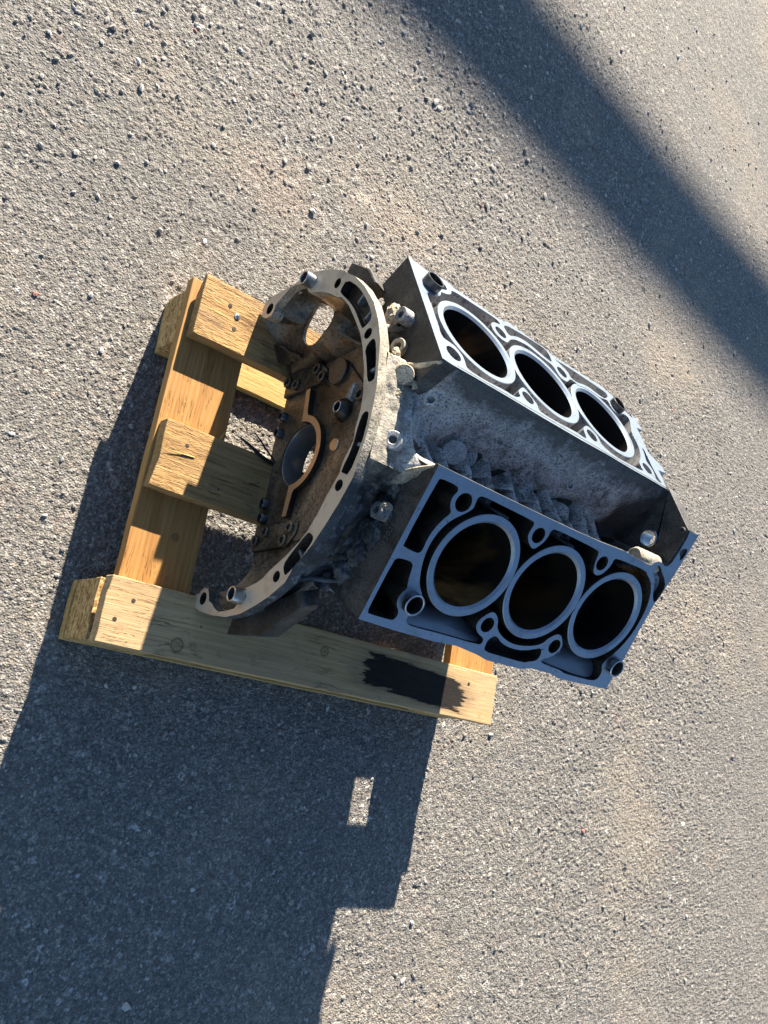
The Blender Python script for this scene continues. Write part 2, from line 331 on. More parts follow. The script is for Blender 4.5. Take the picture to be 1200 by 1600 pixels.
M_OIL = cast_metal('oil soaked brown casting', (.012, .009, .006), (.060, .047, .034), (.20, .163, .118), .32, .3, .2, .62, .0009)
M_OILSHADE = cast_metal('black oily and shaded casting', (.008, .007, .006), (.022, .018, .014), (.06, .048, .036), .38, .2, .15, .9, .0005)
M_DUST = cast_metal('sand dusted casting', (.15, .125, .085), (.32, .27, .19), (.55, .48, .36), .85, .05, .6, 1.3, .0014)
def bore_metal():
    k = NT('oily cylinder bore with painted reflection')
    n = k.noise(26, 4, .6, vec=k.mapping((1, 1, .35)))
    n2 = k.noise(9, 3, .6)
    c = k.mix(k.ramp(n, [(.48, 0.0), (.66, .85)]), (.010, .009, .008), (.55, .27, .08))  # amber reflected light painted into the wall, strongest in the near bank's rear bore
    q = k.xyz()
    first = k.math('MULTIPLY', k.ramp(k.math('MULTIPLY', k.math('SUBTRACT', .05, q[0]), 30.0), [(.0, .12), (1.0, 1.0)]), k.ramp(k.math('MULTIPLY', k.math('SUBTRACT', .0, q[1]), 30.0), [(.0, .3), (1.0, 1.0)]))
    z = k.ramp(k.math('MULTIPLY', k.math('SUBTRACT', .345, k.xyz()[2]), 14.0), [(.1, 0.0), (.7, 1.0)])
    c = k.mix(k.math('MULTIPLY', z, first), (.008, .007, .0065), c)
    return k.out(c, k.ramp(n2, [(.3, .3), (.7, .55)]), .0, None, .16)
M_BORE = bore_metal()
M_SLEEVE = plain('bright steel sleeve', (.40, .41, .43), .3, 1.0, .5, 120)
M_DKSTEEL = plain('dark steel sleeve', (.09, .09, .095), .3, .9, .3, 120)
M_SHELL = plain('grey bearing shell', (.13, .125, .12), .38, .6, .3, 50)
def half_dust(name):
    # blown sand sticks to the far half of the casting, the near half stays black and oily
    k = NT(name)
    n1 = k.noise(22, 6, .65, dist=.6); n2 = k.noise(95, 5, .7); n3 = k.noise(420, 3, .6)
    dark = k.ramp(n1, [(.32, (.014, .015, .017)), (.5, (.045, .047, .05)), (.68, (.13, .135, .14))])
    dust = k.ramp(n1, [(.32, (.12, .105, .08)), (.5, (.25, .22, .165)), (.68, (.42, .37, .29))])
    dark = k.mix(k.ramp(n2, [(.56, 0.0), (.68, .5)]), dark, (.30, .32, .34))
    y = k.math('ADD', k.xyz()[1], k.math('MULTIPLY', k.math('SUBTRACT', n1, .5), .16))
    m = k.ramp(k.math('ADD', k.math('MULTIPLY', y, 8.0), .9), [(.25, 0.0), (.6, 1.0)])
    c = k.mix(m, dark, dust)
    c = k.mix(k.ramp(n3, [(.36, .75), (.47, 0.0)]), c, (.02, .019, .017))
    h = k.math('ADD', k.math('MULTIPLY', n2, .7), k.math('MULTIPLY', n3, .5))
    return k.out(c, .75, .1, k.bump(h, .0014))
M_SKIRT = half_dust('half dusted casting')
M_PLUG = cast_metal('pale core plug', (.20, .195, .19), (.36, .355, .35), (.55, .54, .52), .6, .4, .5, 1.5, .0005)
M_BLACK = plain('black rubber cable', (.012, .012, .012), .5)
M_ZINC = plain('zinc screw', (.55, .58, .62), .3, .95, .3, 300)
M_NAIL = plain('rusty nail hole', (.03, .02, .014), .8)
# wood
W_OLD = wood('weathered top board', 'X', (.52, .325, .125), (.42, .245, .083), (.24, .128, .042), (.31, .20, .11), .5, .8, 11, .0015, .25, .38,
             knots=[(-.160, .141, .013)])
W_MIDB = wood('cracked middle board', 'X', (.51, .32, .125), (.41, .24, .085), (.23, .125, .042), (.29, .195, .105), .55, .8, 13, .0016, .12, .42)
W_LOWB = wood('pale near board', 'X', (.55, .39, .205), (.46, .31, .145), (.32, .195, .08), (.40, .268, .165), .5, .75, 12, .0007, .0, .35,
              knots=[(-.162, -.219, .0075), (.02, -.190, .006)], stain=(.076, .252, -.221, -.180))
W_FRESH = wood('orange cross board', 'Y', (.43, .245, .085), (.36, .19, .06), (.26, .12, .032), None, 0, .6, 8, .0006, .0, .22, knots=[(-.182, -.111, .004)], cracks=.12)
W_PALE = wood('pale bottom board', 'X', (.54, .36, .145), (.46, .29, .10), (.32, .18, .05), None, 0, .65, 12, .0006, .1, .35, knots=[(-.105, .150, .012)])
W_CHIP = chipboard('pressed chipboard')
# ------------------------------------------------------------------ mesh helpers
def obj(name, bm_or_me, mats, parent=None, smooth=35, bevel=0.0, segs=2, label=None):
    if isinstance(bm_or_me, bmesh.types.BMesh):
        me = bpy.data.meshes.new(name)
        bm_or_me.to_mesh(me)
        bm_or_me.free()
    else:
        me = bm_or_me
    if not isinstance(mats, (list, tuple)):
        mats = [mats]
    if not me.materials:
        for m in mats:
            me.materials.append(m)
    if smooth:
        me.polygons.foreach_set('use_smooth', [True] * len(me.polygons))
        me.set_sharp_from_angle(angle=math.radians(smooth))
    o = bpy.data.objects.new(name, me)
    COL.objects.link(o)
    if parent is not None:
        o.parent = parent
        o.matrix_parent_inverse = INV.get(parent.name, Matrix.Identity(4))
    if bevel:
        b = o.modifiers.new('edge', 'BEVEL')
        b.width = bevel
        b.segments = segs
        b.limit_method = 'ANGLE'
        b.angle_limit = math.radians(40)
        b.use_clamp_overlap = True
        b.harden_normals = True
    if label:
        o['label'] = label
    return o

INV = {}
def thing(name, label, cat, loc):
    o = bpy.data.objects.new(name, None)
    o.empty_display_size = .05
    o.location = loc
    COL.objects.link(o)
    o['label'] = label
    o['category'] = cat
    INV[o.name] = Matrix.Translation(-Vector(loc))
    return o

def area2(p):
    return sum(p[i][0] * p[(i + 1) % len(p)][1] - p[(i + 1) % len(p)][0] * p[i][1] for i in range(len(p)))

def chaikin(p, n=1, q=.25):
    for _ in range(n):
        r = []
        for i in range(len(p)):
            a, b = p[i], p[(i + 1) % len(p)]
            r.append((a[0] * (1 - q) + b[0] * q, a[1] * (1 - q) + b[1] * q))
            r.append((a[0] * q + b[0] * (1 - q), a[1] * q + b[1] * (1 - q)))
        p = r
    return p

def circle(cx, cy, r, n=28, ry=None):
    return [(cx + r * math.cos(2 * math.pi * i / n), cy + (ry or r) * math.sin(2 * math.pi * i / n)) for i in range(n)]

def prism(bm, fr, outer, holes, top, bot, mtop=0, mside=0, mhole=None, cap_bot=True):
    """plate with holes: fr(u, v, w) -> world point; the +w side is the finished face"""
    if area2(outer) < 0:
        outer = outer[::-1]
    hs = [h if area2(h) < 0 else h[::-1] for h in holes]
    loops = [outer] + hs
    flat = [p for l in loops for p in l]
    tris = tessellate_polygon([[Vector((p[0], p[1], 0)) for p in l] for l in loops])
    vt = [bm.verts.new(fr(p[0], p[1], top)) for p in flat]
    vb = [bm.verts.new(fr(p[0], p[1], bot)) for p in flat]
    for t in tris:
        a = [flat[i] for i in t]
        s = (a[1][0] - a[0][0]) * (a[2][1] - a[0][1]) - (a[2][0] - a[0][0]) * (a[1][1] - a[0][1])
        if abs(s) < 1e-9:
            continue
        t = t if s > 0 else t[::-1]
        try:
            f = bm.faces.new([vt[i] for i in t]); f.material_index = mtop
            if cap_bot:
                f = bm.faces.new([vb[i] for i in t[::-1]]); f.material_index = mside
        except ValueError:
            pass
    k = 0
    for li, l in enumerate(loops):
        n = len(l)
        for i in range(n):
            a, b = k + i, k + (i + 1) % n
            f = bm.faces.new((vt[a], vb[a], vb[b], vt[b]))
            f.material_index = mside if li == 0 or mhole is None else mhole
        k += n
    return bm

def lathe(bm, o, ax, prof, n=28, closed=True, mats=None, rx=None):
    """revolve prof [(radius, height)] about the axis ax through o (mm-frame vectors)"""
    ax = Vector(ax).normalized()
    u = Vector(rx).normalized() if rx else ax.orthogonal().normalized()
    v = ax.cross(u)
    o = Vector(o)
    rings = []
    for r, h in prof:
        if r < 1e-6:
            rings.append([bm.verts.new(W(*(o + ax * h)))])
        else:
            rings.append([bm.verts.new(W(*(o + ax * h + (u * math.cos(2 * math.pi * i / n) + v * math.sin(2 * math.pi * i / n)) * r))) for i in range(n)])
    m = len(rings)
    for j in range(m if closed else m - 1):
        A, B = rings[j], rings[(j + 1) % m]
        mi = mats[j] if mats else 0
        for i in range(n):
            i2 = (i + 1) % n
            if len(A) == 1 and len(B) == 1:
                continue
            if len(A) == 1:
                f = bm.faces.new((A[0], B[i2], B[i]))
            elif len(B) == 1:
                f = bm.faces.new((A[i], A[i2], B[0]))
            else:
                f = bm.faces.new((A[i], A[i2], B[i2], B[i]))
            f.material_index = mi
    return bm

def tube(o, ax, ro, ri, h0, h1, n=28):
    bm = bmesh.new()
    c = min(.7, (ro - ri) * .3)
    lathe(bm, o, ax, [(ri, h0), (ro, h0), (ro, h1 - c), (ro - c, h1), (ri + c, h1), (ri, h1 - c)], n)
    bmesh.ops.recalc_face_normals(bm, faces=bm.faces)
    return bm

def disc(o, ax, r, h0, h1, n=28, dome=0.0):
    bm = bmesh.new()
    c = min(.9, r * .15)
    lathe(bm, o, ax, [(0, h0), (r, h0), (r, h1 - c), (r - c, h1), (r * .5, h1 + dome * .7), (0, h1 + dome)], n, closed=False)
    bmesh.ops.recalc_face_normals(bm, faces=bm.faces)
    return bm

def hull(pts):
    bm = bmesh.new()
    for p in pts:
        bm.verts.new(W(*p))
    bmesh.ops.convex_hull(bm, input=bm.verts)
    for v in [v for v in bm.verts if not v.link_faces]:
        bm.verts.remove(v)
    bmesh.ops.recalc_face_normals(bm, faces=bm.faces)
    return bm

# cheap value noise for mesh relief
def vnoise(x, y, seed=0):
    xi = np.floor(x).astype(np.int64); yi = np.floor(y).astype(np.int64)
    fx = x - xi; fy = y - yi
    fx = fx * fx * (3 - 2 * fx); fy = fy * fy * (3 - 2 * fy)
    def h(a, b):
        n = (a * 374761393 + b * 668265263 + seed * 974634777) & 0xffffffff
        n = ((n ^ (n >> 13)) * 1274126177) & 0xffffffff
        n = n ^ (n >> 16)
        return (n & 0xffff) / 65535.0
    return (h(xi, yi) * (1 - fx) + h(xi + 1, yi) * fx) * (1 - fy) + (h(xi, yi + 1) * (1 - fx) + h(xi + 1, yi + 1) * fx) * fy
def fbm(x, y, o=4, seed=0):
    s = 0; a = .5
    for i in range(o):
        s = s + a * vnoise(x * 2 ** i, y * 2 ** i, seed + i * 17); a *= .5
    return s
def hashn(a, b, seed):
    n = (a * 374761393 + b * 668265263 + seed * 974634777) & 0xffffffff
    n = ((n ^ (n >> 13)) * 1274126177) & 0xffffffff
    n = ((n ^ (n >> 15)) * 2246822519) & 0xffffffff
    n = n ^ (n >> 16)
    return (n & 0xffffff) / 16777215.0

def grid_mesh(name, X, Y, Z):
    """X, Y, Z 2-D arrays (world metres) -> quad mesh"""
    ny, nx = X.shape
    co = np.stack([X, Y, Z], -1).reshape(-1, 3).astype(np.float32)
    idx = np.arange(nx * ny).reshape(ny, nx)
    q = np.stack([idx[:-1, :-1], idx[:-1, 1:], idx[1:, 1:], idx[1:, :-1]], -1).reshape(-1).astype(np.int32)
    me = bpy.data.meshes.new(name)
    nf = (nx - 1) * (ny - 1)
    me.vertices.add(len(co)); me.vertices.foreach_set('co', co.ravel())
    me.loops.add(nf * 4); me.loops.foreach_set('vertex_index', q)
    me.polygons.add(nf); me.polygons.foreach_set('loop_start', np.arange(0, nf * 4, 4, dtype=np.int32))
    me.update(calc_edges=True)
    return me

# ------------------------------------------------------------------ asphalt
def axis_lines(c0, c1, d, lo, hi, g1=1.035, far=45000.0):
    a = list(np.arange(c0, c1, d))
    s = d; x = c1
    up = []
    while x < far:
        up.append(x)
        s *= g1 if x < hi else 1.5
        x += s
    s = d; x = c0
    dn = []
    while x > -far:
        s *= g1 if x > lo else 1.5
        x -= s
        dn.append(x)
    return np.array(dn[::-1] + a + up)

gx = axis_lines(-400, 420, 1.45, -820, 1420, 1.0022)
gy = axis_lines(-640, 520, 1.45, -760, 1900, 1.0022)
GX, GY = np.meshgrid(gx, gy)
def stones(X, Y, cell, rmin, rmax, hmin, hmax, prob, seed):
    ci = np.floor(X / cell).astype(np.int64); cj = np.floor(Y / cell).astype(np.int64)
    H = np.zeros_like(X); ID = np.full(X.shape, -1.0); 
    for di in (-1, 0, 1):
        for dj in (-1, 0, 1):
            a = ci + di; b = cj + dj
            px = (a + .5 + (hashn(a, b, seed) - .5) * .9) * cell
            py = (b + .5 + (hashn(a, b, seed + 1) - .5) * .9) * cell
            r = rmin + (rmax - rmin) * hashn(a, b, seed + 2) ** 1.6
            ex = hashn(a, b, seed + 3) < prob
            th = hashn(a, b, seed + 4) * math.pi
            asp = 1 + .7 * hashn(a, b, seed + 6)
            dx = X - px; dy = Y - py
            u = (dx * np.cos(th) + dy * np.sin(th)) / asp; v = (-dx * np.sin(th) + dy * np.cos(th)) * asp ** .3
            # angular stones: squashed distance plus a few flat facets
            q = np.maximum(np.sqrt(u * u + v * v), np.maximum(np.abs(u * .8 + v * .62), np.abs(u * .3 - v * .95)) * 1.06) / r
            hh = (hmin + (hmax - hmin) * hashn(a, b, seed + 5))
            h = np.where(ex & (q < 1), hh * np.clip(1.55 * (1 - q ** 2.4), 0, 1), 0)
            m = h > H
            H = np.where(m, h, H)
            ID = np.where(m, hashn(a, b, seed + 7), ID)
    return H, ID

big = fbm(GX / 260 + 9, GY / 260 + 4, 4, 3)
rough_zone = np.clip((fbm(GX / 330 + 2, GY / 330 + 7, 3, 21) - .36) * 4.5, .0, 1)
zone_ul = np.clip((GY - 250 - .35 * GX) / 420, 0, 1) * np.clip((650 - GX) / 500, 0, 1)
rel = .63 + .25 * rough_zone + .14 * zone_ul
h1, i1 = stones(GX, GY, 8.6, 1.8, 5.0, .5, 2.4, .42, 100)
h2, i2 = stones(GX + 500, GY + 300, 4.9, 1.3, 3.0, .5, 2.2, .78, 200)
h3, i3 = stones(GX + 50, GY + 900, 3.2, 1.0, 2.1, .2, 1.3, .9, 300)
h4, i4 = stones(GX + 250, GY + 100, 27.0, 3.0, 7.0, 1.0, 3.2, .34, 400)
big_w = np.clip(.45 + .4 * rough_zone + .6 * zone_ul, 0, 1.2)
h1 = h1 * big_w; h4 = h4 * np.clip(.3 + zone_ul + .3 * rough_zone, 0, 1.1)
H = np.maximum(np.maximum(h1, h2), np.maximum(h3, h4))
pit = fbm(GX / 6.5, GY / 6.5, 3, 77)
HZ = (H * rel) + (pit - .5) * 1.5 * rel + (fbm(GX / 70, GY / 70, 3, 5) - .5) * 2.2 - 1.2
# scattered worn pits and a ragged crack
pits2 = np.clip((fbm(GX / 17 + 31, GY / 17, 2, 55) - .57) * 9, 0, 1) * np.clip(fbm(GX / 7 + 3, GY / 7 + 5, 2, 58) * 3 - .9, 0, 1)
HZ -= pits2 * 2.8 * (1 - .75 * zone_ul)
near = np.clip(1 - np.maximum(np.maximum(-700 - GX, GX - 1420), np.maximum(-760 - GY, GY - 1900)) / 160, 0, 1)
HZ = HZ * near
HZ = np.minimum(HZ, 3.0)
me = grid_mesh('asphalt', GX * .001, GY * .001, HZ * .001)
# stone tone per vertex: which aggregate pebble (or binder) a point belongs to
top = np.stack([h1, h2, h3, h4]); ids = np.stack([i1, i2, i3, i4])
w = np.argmax(top, 0)
sid = np.take_along_axis(ids, w[None], 0)[0]
stone = (np.take_along_axis(top, w[None], 0)[0] > .25)
tone = np.where(stone, np.clip(sid, 0, 1), .5)
bigst = stone & ((w == 0) | (w == 3))
tone = np.where(bigst, .5 + .5 * tone, tone)
colr = np.zeros((GX.size, 4), np.float32)
colr[:, 0] = tone.ravel(); colr[:, 1] = stone.ravel(); colr[:, 2] = np.modf(tone.ravel() * 17.3)[0]; colr[:, 3] = 1
at = me.attributes.new('stone', 'FLOAT_COLOR', 'POINT')
at.data.foreach_set('color', colr.ravel())

k = NT('worn asphalt')
an = k.n('ShaderNodeAttribute', attribute_name='stone')
sc = k.n('ShaderNodeSeparateColor'); k.put(sc.inputs[0], an.outputs['Color'])
tone_c = k.ramp(sc.outputs[0], [(.0, (.11, .102, .09)), (.3, (.17, .157, .138)), (.66, (.24, .222, .194)), (.86, (.33, .306, .27)), (.95, (.45, .42, .375)), (1.0, (.62, .60, .55))])
tint = k.ramp(sc.outputs[2], [(.0, (1.12, .96, .84)), (.25, (1, 1, 1)), (.8, (1, 1, 1)), (1.0, (.9, .97, 1.06))])
tone_c = k.mix(1.0, tone_c, tint, 'MULTIPLY')
binder = k.ramp(k.noise(330, 3, .6), [(.35, (.10, .093, .082)), (.6, (.215, .197, .17))])
c = k.mix(sc.outputs[1], binder, tone_c)
fine = k.noise(1100, 2, .6)
c = k.mix(k.ramp(fine, [(.40, .6), (.52, 0.0)]), c, (.05, .047, .043))
c = k.mix(k.ramp(fine, [(.58, .0), (.72, .4)]), c, (.40, .375, .34))
# sandy, reddish and dark worn patches
s1 = k.noise(3.3, 4, .6, vec=k.mapping(loc=(1.7, .4, 0)))
s2 = k.noise(5.5, 4, .6, vec=k.mapping(loc=(4.1, 2.7, 0)))
c = k.mix(k.ramp(s1, [(.52, 0.0), (.72, .42)]), c, (.36, .29, .205))
gp = k.xyz()
def patch(cx, cy, rx, ry, amt, col, c):
    dx = k.math('DIVIDE', k.math('SUBTRACT', gp[0], cx), rx); dy = k.math('DIVIDE', k.math('SUBTRACT', gp[1], cy), ry)
    d = k.math('SQRT', k.math('ADD', k.math('MULTIPLY', dx, dx), k.math('MULTIPLY', dy, dy)))
    d = k.math('ADD', d, k.math('MULTIPLY', k.math('SUBTRACT', k.noise(16, 5, .7), .5), 1.3))
    m = k.math('MULTIPLY', k.ramp(d, [(.25, amt), (1.0, 0.0)]), k.ramp(k.noise(120, 4, .7), [(.3, .45), (.6, 1.0)]))
    return k.mix(m, c, col)
c = patch(.09, .475, .16, .075, .55, (.36, .285, .205), c)        # blown sand behind the block
c = patch(.02, .468, .022, .016, .8, (.52, .45, .36), c)        # pale scuff
c = patch(-.12, .40, .10, .07, .45, (.34, .25, .18), c)
c = patch(.82, -.39, .10, .22, .28, (.33, .275, .20), c)
c = patch(.62, .40, .12, .05, .5, (.33, .25, .18), c)
c = patch(-.33, .33, .26, .22, .55, (.125, .12, .108), c)       # darker, rougher wear at far left
c = patch(.05, .66, .30, .13, .35, (.13, .125, .115), c)
c = patch(1.06, .476, .06, .02, .6, (.11, .105, .098), c)
c = patch(.42, .475, .045, .013, .75, (.09, .085, .078), c)
c = patch(.39, -.51, .03, .012, .7, (.07, .068, .065), c)
c = k.mix(k.ramp(s2, [(.56, 0.0), (.74, .35)]), c, (.14, .135, .13))
c = k.mix(k.ramp(k.noise(14, 4, .6, vec=k.mapping(loc=(8, 3, 0))), [(.62, 0.0), (.74, .3)]), c, (.33, .22, .17))
vg = k.n('ShaderNodeTexVoronoi', feature='F1'); k.put(vg.inputs['Vector'], k.co); vg.inputs['Scale'].default_value = 430
vs_ = k.n('ShaderNodeSeparateColor'); k.put(vs_.inputs[0], vg.outputs['Color'])
grain = k.math('MULTIPLY', k.math('SUBTRACT', .8, vg.outputs['Distance']), k.math('ADD', .3, vs_.outputs[0]))
c = k.mix(k.ramp(vs_.outputs[1], [(.0, .55), (.25, 0.0)]), c, (.07, .066, .06))
c = k.mix(k.ramp(vs_.outputs[1], [(.78, 0.0), (1.0, .5)]), c, (.40, .375, .335))
c = k.mix(k.ramp(vg.outputs['Distance'], [(.42, 0.0), (.75, .5)]), c, (.085, .08, .072))
nrm = k.bump(k.math('ADD', grain, k.math('MULTIPLY', fine, .35)), .0016, .9)
M_ASPH = k.out(c, .86, 0.0, nrm, .3)
g = obj('asphalt', me, M_ASPH, smooth=60)
g['kind'] = 'structure'

# loose gravel lying on the asphalt
def rock_template(seed):
    bm = bmesh.new()
    bmesh.ops.create_icosphere(bm, subdivisions=1, radius=1)
    r = random.Random(seed)
    for v in bm.verts:
        v.co *= r.uniform(.6, 1.2)
        v.co.z *= .62
    vs = [tuple(v.co) for v in bm.verts]
    fs = [[v.index for v in f.verts] for f in bm.faces]
    bm.free()
    return np.array(vs), np.array(fs)
T = [rock_template(i) for i in range(9)]
V = []; F = []; tn = []; base = 0
def ground_z(x, y):
    i = np.clip(np.searchsorted(gx, x), 0, len(gx) - 1); j = np.clip(np.searchsorted(gy, y), 0, len(gy) - 1)
    return HZ[j, i]
PAL = (-260, 330, -240, 180)
n_g = 0
while n_g < 5200:
    x = random.uniform(-470, 1300); y = random.uniform(-640, 1500)
    if PAL[0] < x < PAL[1] and PAL[2] < y < PAL[3] and random.random() < .9:
        continue
    ul = max(0, min(1, (y - 200 - .35 * x) / 420)) * max(0, min(1, (600 - x) / 500))
    if random.random() > .22 + .78 * ul:
        continue
    s = .9 + 3.0 * random.random() ** 3.2
    if random.random() < .012:
        s = random.uniform(3.8, 5.6)
    vs, fs = T[n_g % 9]
    a = random.uniform(0, 6.283)
    R = np.array([[math.cos(a), -math.sin(a), 0], [math.sin(a), math.cos(a), 0], [0, 0, 1]])
    p = (vs * [s * random.uniform(1, 1.5), s, s]) @ R.T
    p = p + [x, y, float(ground_z(x, y)) + s * .28]
    V.append(p * .001); F.append(fs + base); base += len(vs)
    tn += [random.random()] * len(vs)
    n_g += 1
V = np.concatenate(V); F = np.concatenate(F)
me = bpy.data.meshes.new('loose_gravel')
me.from_pydata(V.tolist(), [], F.tolist())
at = me.attributes.new('tone', 'FLOAT', 'POINT')
at.data.foreach_set('value', np.array(tn, np.float32))
k = NT('loose gravel')
an = k.n('ShaderNodeAttribute', attribute_name='tone')
c = k.ramp(an.outputs['Fac'], [(.0, (.18, .168, .15)), (.4, (.28, .26, .232)), (.75, (.40, .375, .335)), (.985, (.56, .54, .49)), (.99, (.30, .12, .09)), (1.0, (.32, .14, .10))])
c = k.mix(k.ramp(k.noise(900, 3, .6), [(.45, .35), (.6, 0.0)]), c, (.1, .095, .088))
M_GRAV = k.out(c, .85, 0.0, k.bump(k.noise(700, 3, .6), .0005), .3)
g = obj('loose_gravel', me, M_GRAV, smooth=0)
g['kind'] = 'stuff'
g['label'] = 'small loose grey stones scattered over the worn asphalt'
# ------------------------------------------------------------------ wooden pallet
pal = thing('wooden_pallet', 'small weathered wooden pallet under the engine block, with a black stain on its near board', 'pallet', W(35, -30, GZ))
def board(x0, x1, y0, y1, z0, z1, seed, along='X', fray=1.0, warp=.8, nu=40, nv=8, sun_chamfer=0.0):
    """solid plank with a slightly wavy outline and frayed, uneven end grain"""
    r = np.random.default_rng(seed)
    bm = bmesh.new()
    def jit(n, a):
        return np.convolve(r.normal(0, 1, n + 4), np.ones(3) / 3, 'same')[2:-2] * a
    us = np.linspace(0, 1, nu); vs = np.linspace(0, 1, nv)
    L0, L1 = (x0, x1) if along == 'X' else (y0, y1)
    B0, B1 = (y0, y1) if along == 'X' else (x0, x1)
    e0 = jit(nv, fray * 1.1); e1 = jit(nv, fray * 1.1)
    s0 = jit(nu, .35); s1 = jit(nu, .35)
    ph = r.uniform(0, 6)
    lay = []
    for zi, z in enumerate((z1, z0)):
        rows = []
        for i, u in enumerate(us):
            row = []
            for j, v in enumerate(vs):
                ln = L0 + (L1 - L0) * u + (e0[j] * max(0, 1 - u * nu * .7) + e1[j] * max(0, 1 - (1 - u) * nu * .7)) * (1 if zi == 0 else .5)
                wd = B0 + (B1 - B0) * v + (s0[i] * (1 - v) + s1[i] * v)
                zz = z + (warp * math.sin(u * 5 + ph) * .25 - .35 * math.sin(v * math.pi) * warp) * (1 if zi == 0 else 0) + (sun_chamfer * max(0, (v - .66) / .34) if zi == 1 else 0)
                row.append(bm.verts.new(W(ln, wd, zz) if along == 'X' else W(wd, ln, zz)))
            rows.append(row)
        lay.append(rows)
    A, B = lay
    for i in range(nu - 1):
        for j in range(nv - 1):
            bm.faces.new((A[i][j], A[i + 1][j], A[i + 1][j + 1], A[i][j + 1]))
            bm.faces.new((B[i][j], B[i][j + 1], B[i + 1][j + 1], B[i + 1][j]))
    for i in range(nu - 1):
        bm.faces.new((A[i][0], B[i][0], B[i + 1][0], A[i + 1][0]))
        bm.faces.new((A[i][-1], A[i + 1][-1], B[i + 1][-1], B[i][-1]))
    for j in range(nv - 1):
        bm.faces.new((A[0][j], A[0][j + 1], B[0][j + 1], B[0][j]))
        bm.faces.new((A[-1][j], B[-1][j], B[-1][j + 1], A[-1][j + 1]))
    bmesh.ops.recalc_face_normals(bm, faces=bm.faces)
    return bm
ZT, ZB = -50.0, -67.0          # top boards
CB = -81.0                     # underside of the cross boards
RB = -140.0                    # top of the bottom boards
# three top boards
b_up = obj('top_board', board(-224.5, 318, 102, 174, ZB, ZT, 1, fray=1.2, sun_chamfer=12), W_OLD, pal, bevel=.0012)  # far lower edge chamfered to let more sun onto the ground beneath
b_mid = obj('top_board', board(-229, 320, -71, 2, ZB, ZT + .2, 2, fray=2.2), W_MIDB, pal, bevel=.0012, label='split middle top board of the pallet')
b_low = obj('top_board', board(-244.5, 315.5, -232.5, -167, ZB, ZT - .1, 3, fray=1.0), W_LOWB, pal, bevel=.0012, label='pale near top board with a black stain')
# cross boards
obj('cross_board', board(-231.5, -152, -231, 172, CB, ZB - .4, 4, 'Y', .8, .4), W_FRESH, pal, bevel=.001)
obj('cross_board', board(239, 324, -231, 172, CB, ZB - .4, 6, 'Y', .8, .4), W_FRESH, pal, bevel=.001)
# chipboard blocks
def block(x0, x1, y0, y1, z0, z1, seed):
    bm = bmesh.new()
    r = random.Random(seed)
    bmesh.ops.create_cube(bm, size=1)
    bmesh.ops.subdivide_edges(bm, edges=bm.edges, cuts=5, use_grid_fill=True)
    for v in bm.verts:
        v.co = W(x0 + (x1 - x0) * (v.co.x + .5) + r.gauss(0, .35), y0 + (y1 - y0) * (v.co.y + .5) + r.gauss(0, .35), z0 + (z1 - z0) * (v.co.z + .5))
    return bm
first = None
for bx in ((-243, -158), (243, 318)):
    for by in ((107, 171), (-66, -4), (-230, -168)):
        if bx[0] < 0 and by == (-66, -4):
            bx2 = (-198, -154)
        else:
            bx2 = bx
        if bx[0] < 0 and by[0] == 107:
            bx2 = (-224, -156)
        obj('spacer_block', block(bx2[0], bx2[1], by[0], by[1], (GZ + .8 if by[0] == -66 else RB + .3), CB - .3, int(bx[0] + by[0])), W_CHIP, pal, bevel=.001)
# bottom boards
for i, by in enumerate(((107, 172), (-231, -168))):
    obj('bottom_board', board(-222 if i == 0 else -244, 317, by[0], by[1], GZ + 1.2, RB, 20 + i, fray=1.2), W_PALE, pal, bevel=.001)
# screw and nail holes
def screw_bm(x, y, z, r):
    bm = bmesh.new()
    lathe(bm, (x, y, z - 1), (0, 0, 1), [(0, 0), (r, 0), (r, 1.0), (r * .86, 1.7), (r * .4, 2.1), (0, 2.2)], 20, False)
    return bm
sc_ = obj('screw', screw_bm(-179, 143, ZT, 3.6), M_ZINC, pal)
bm = bmesh.new()
for a in (0.5, 0.5 + math.pi / 2):
    c, s = math.cos(a), math.sin(a)
    q = [(-1.9, -.45), (1.9, -.45), (1.9, .45), (-1.9, .45)]
    prism(bm, lambda u, v, w: W(-179 + u * c - v * s, 143 + u * s + v * c, ZT + w), q, [], 1.35 + (.04 if a > 1 else 0), .4)
obj('cross_recess', bm, M_NAIL, sc_, smooth=0)
def nail(x, y, z, r, sq=False):
    bm = bmesh.new()
    lathe(bm, (x, y, z - 2), (0, 0, 1), [(0, 0), (r, 0), (r * 1.05, 2.05), (0, 2.15)], 6 if sq else 12, False)
    return bm
for (x, y, r) in ((-190, 151, 2.4), (-179.5, 127.5, 2.5), (-217.5, -187, 2.2), (-231.5, -208, 2.2), (-201, -19, 2.2), (-155, -52, 1.2), (262, -186, 2.0), (-140, -196, 1.0)):
    obj('nail_hole', nail(x, y, ZT - .1, r), M_NAIL, pal, smooth=0)
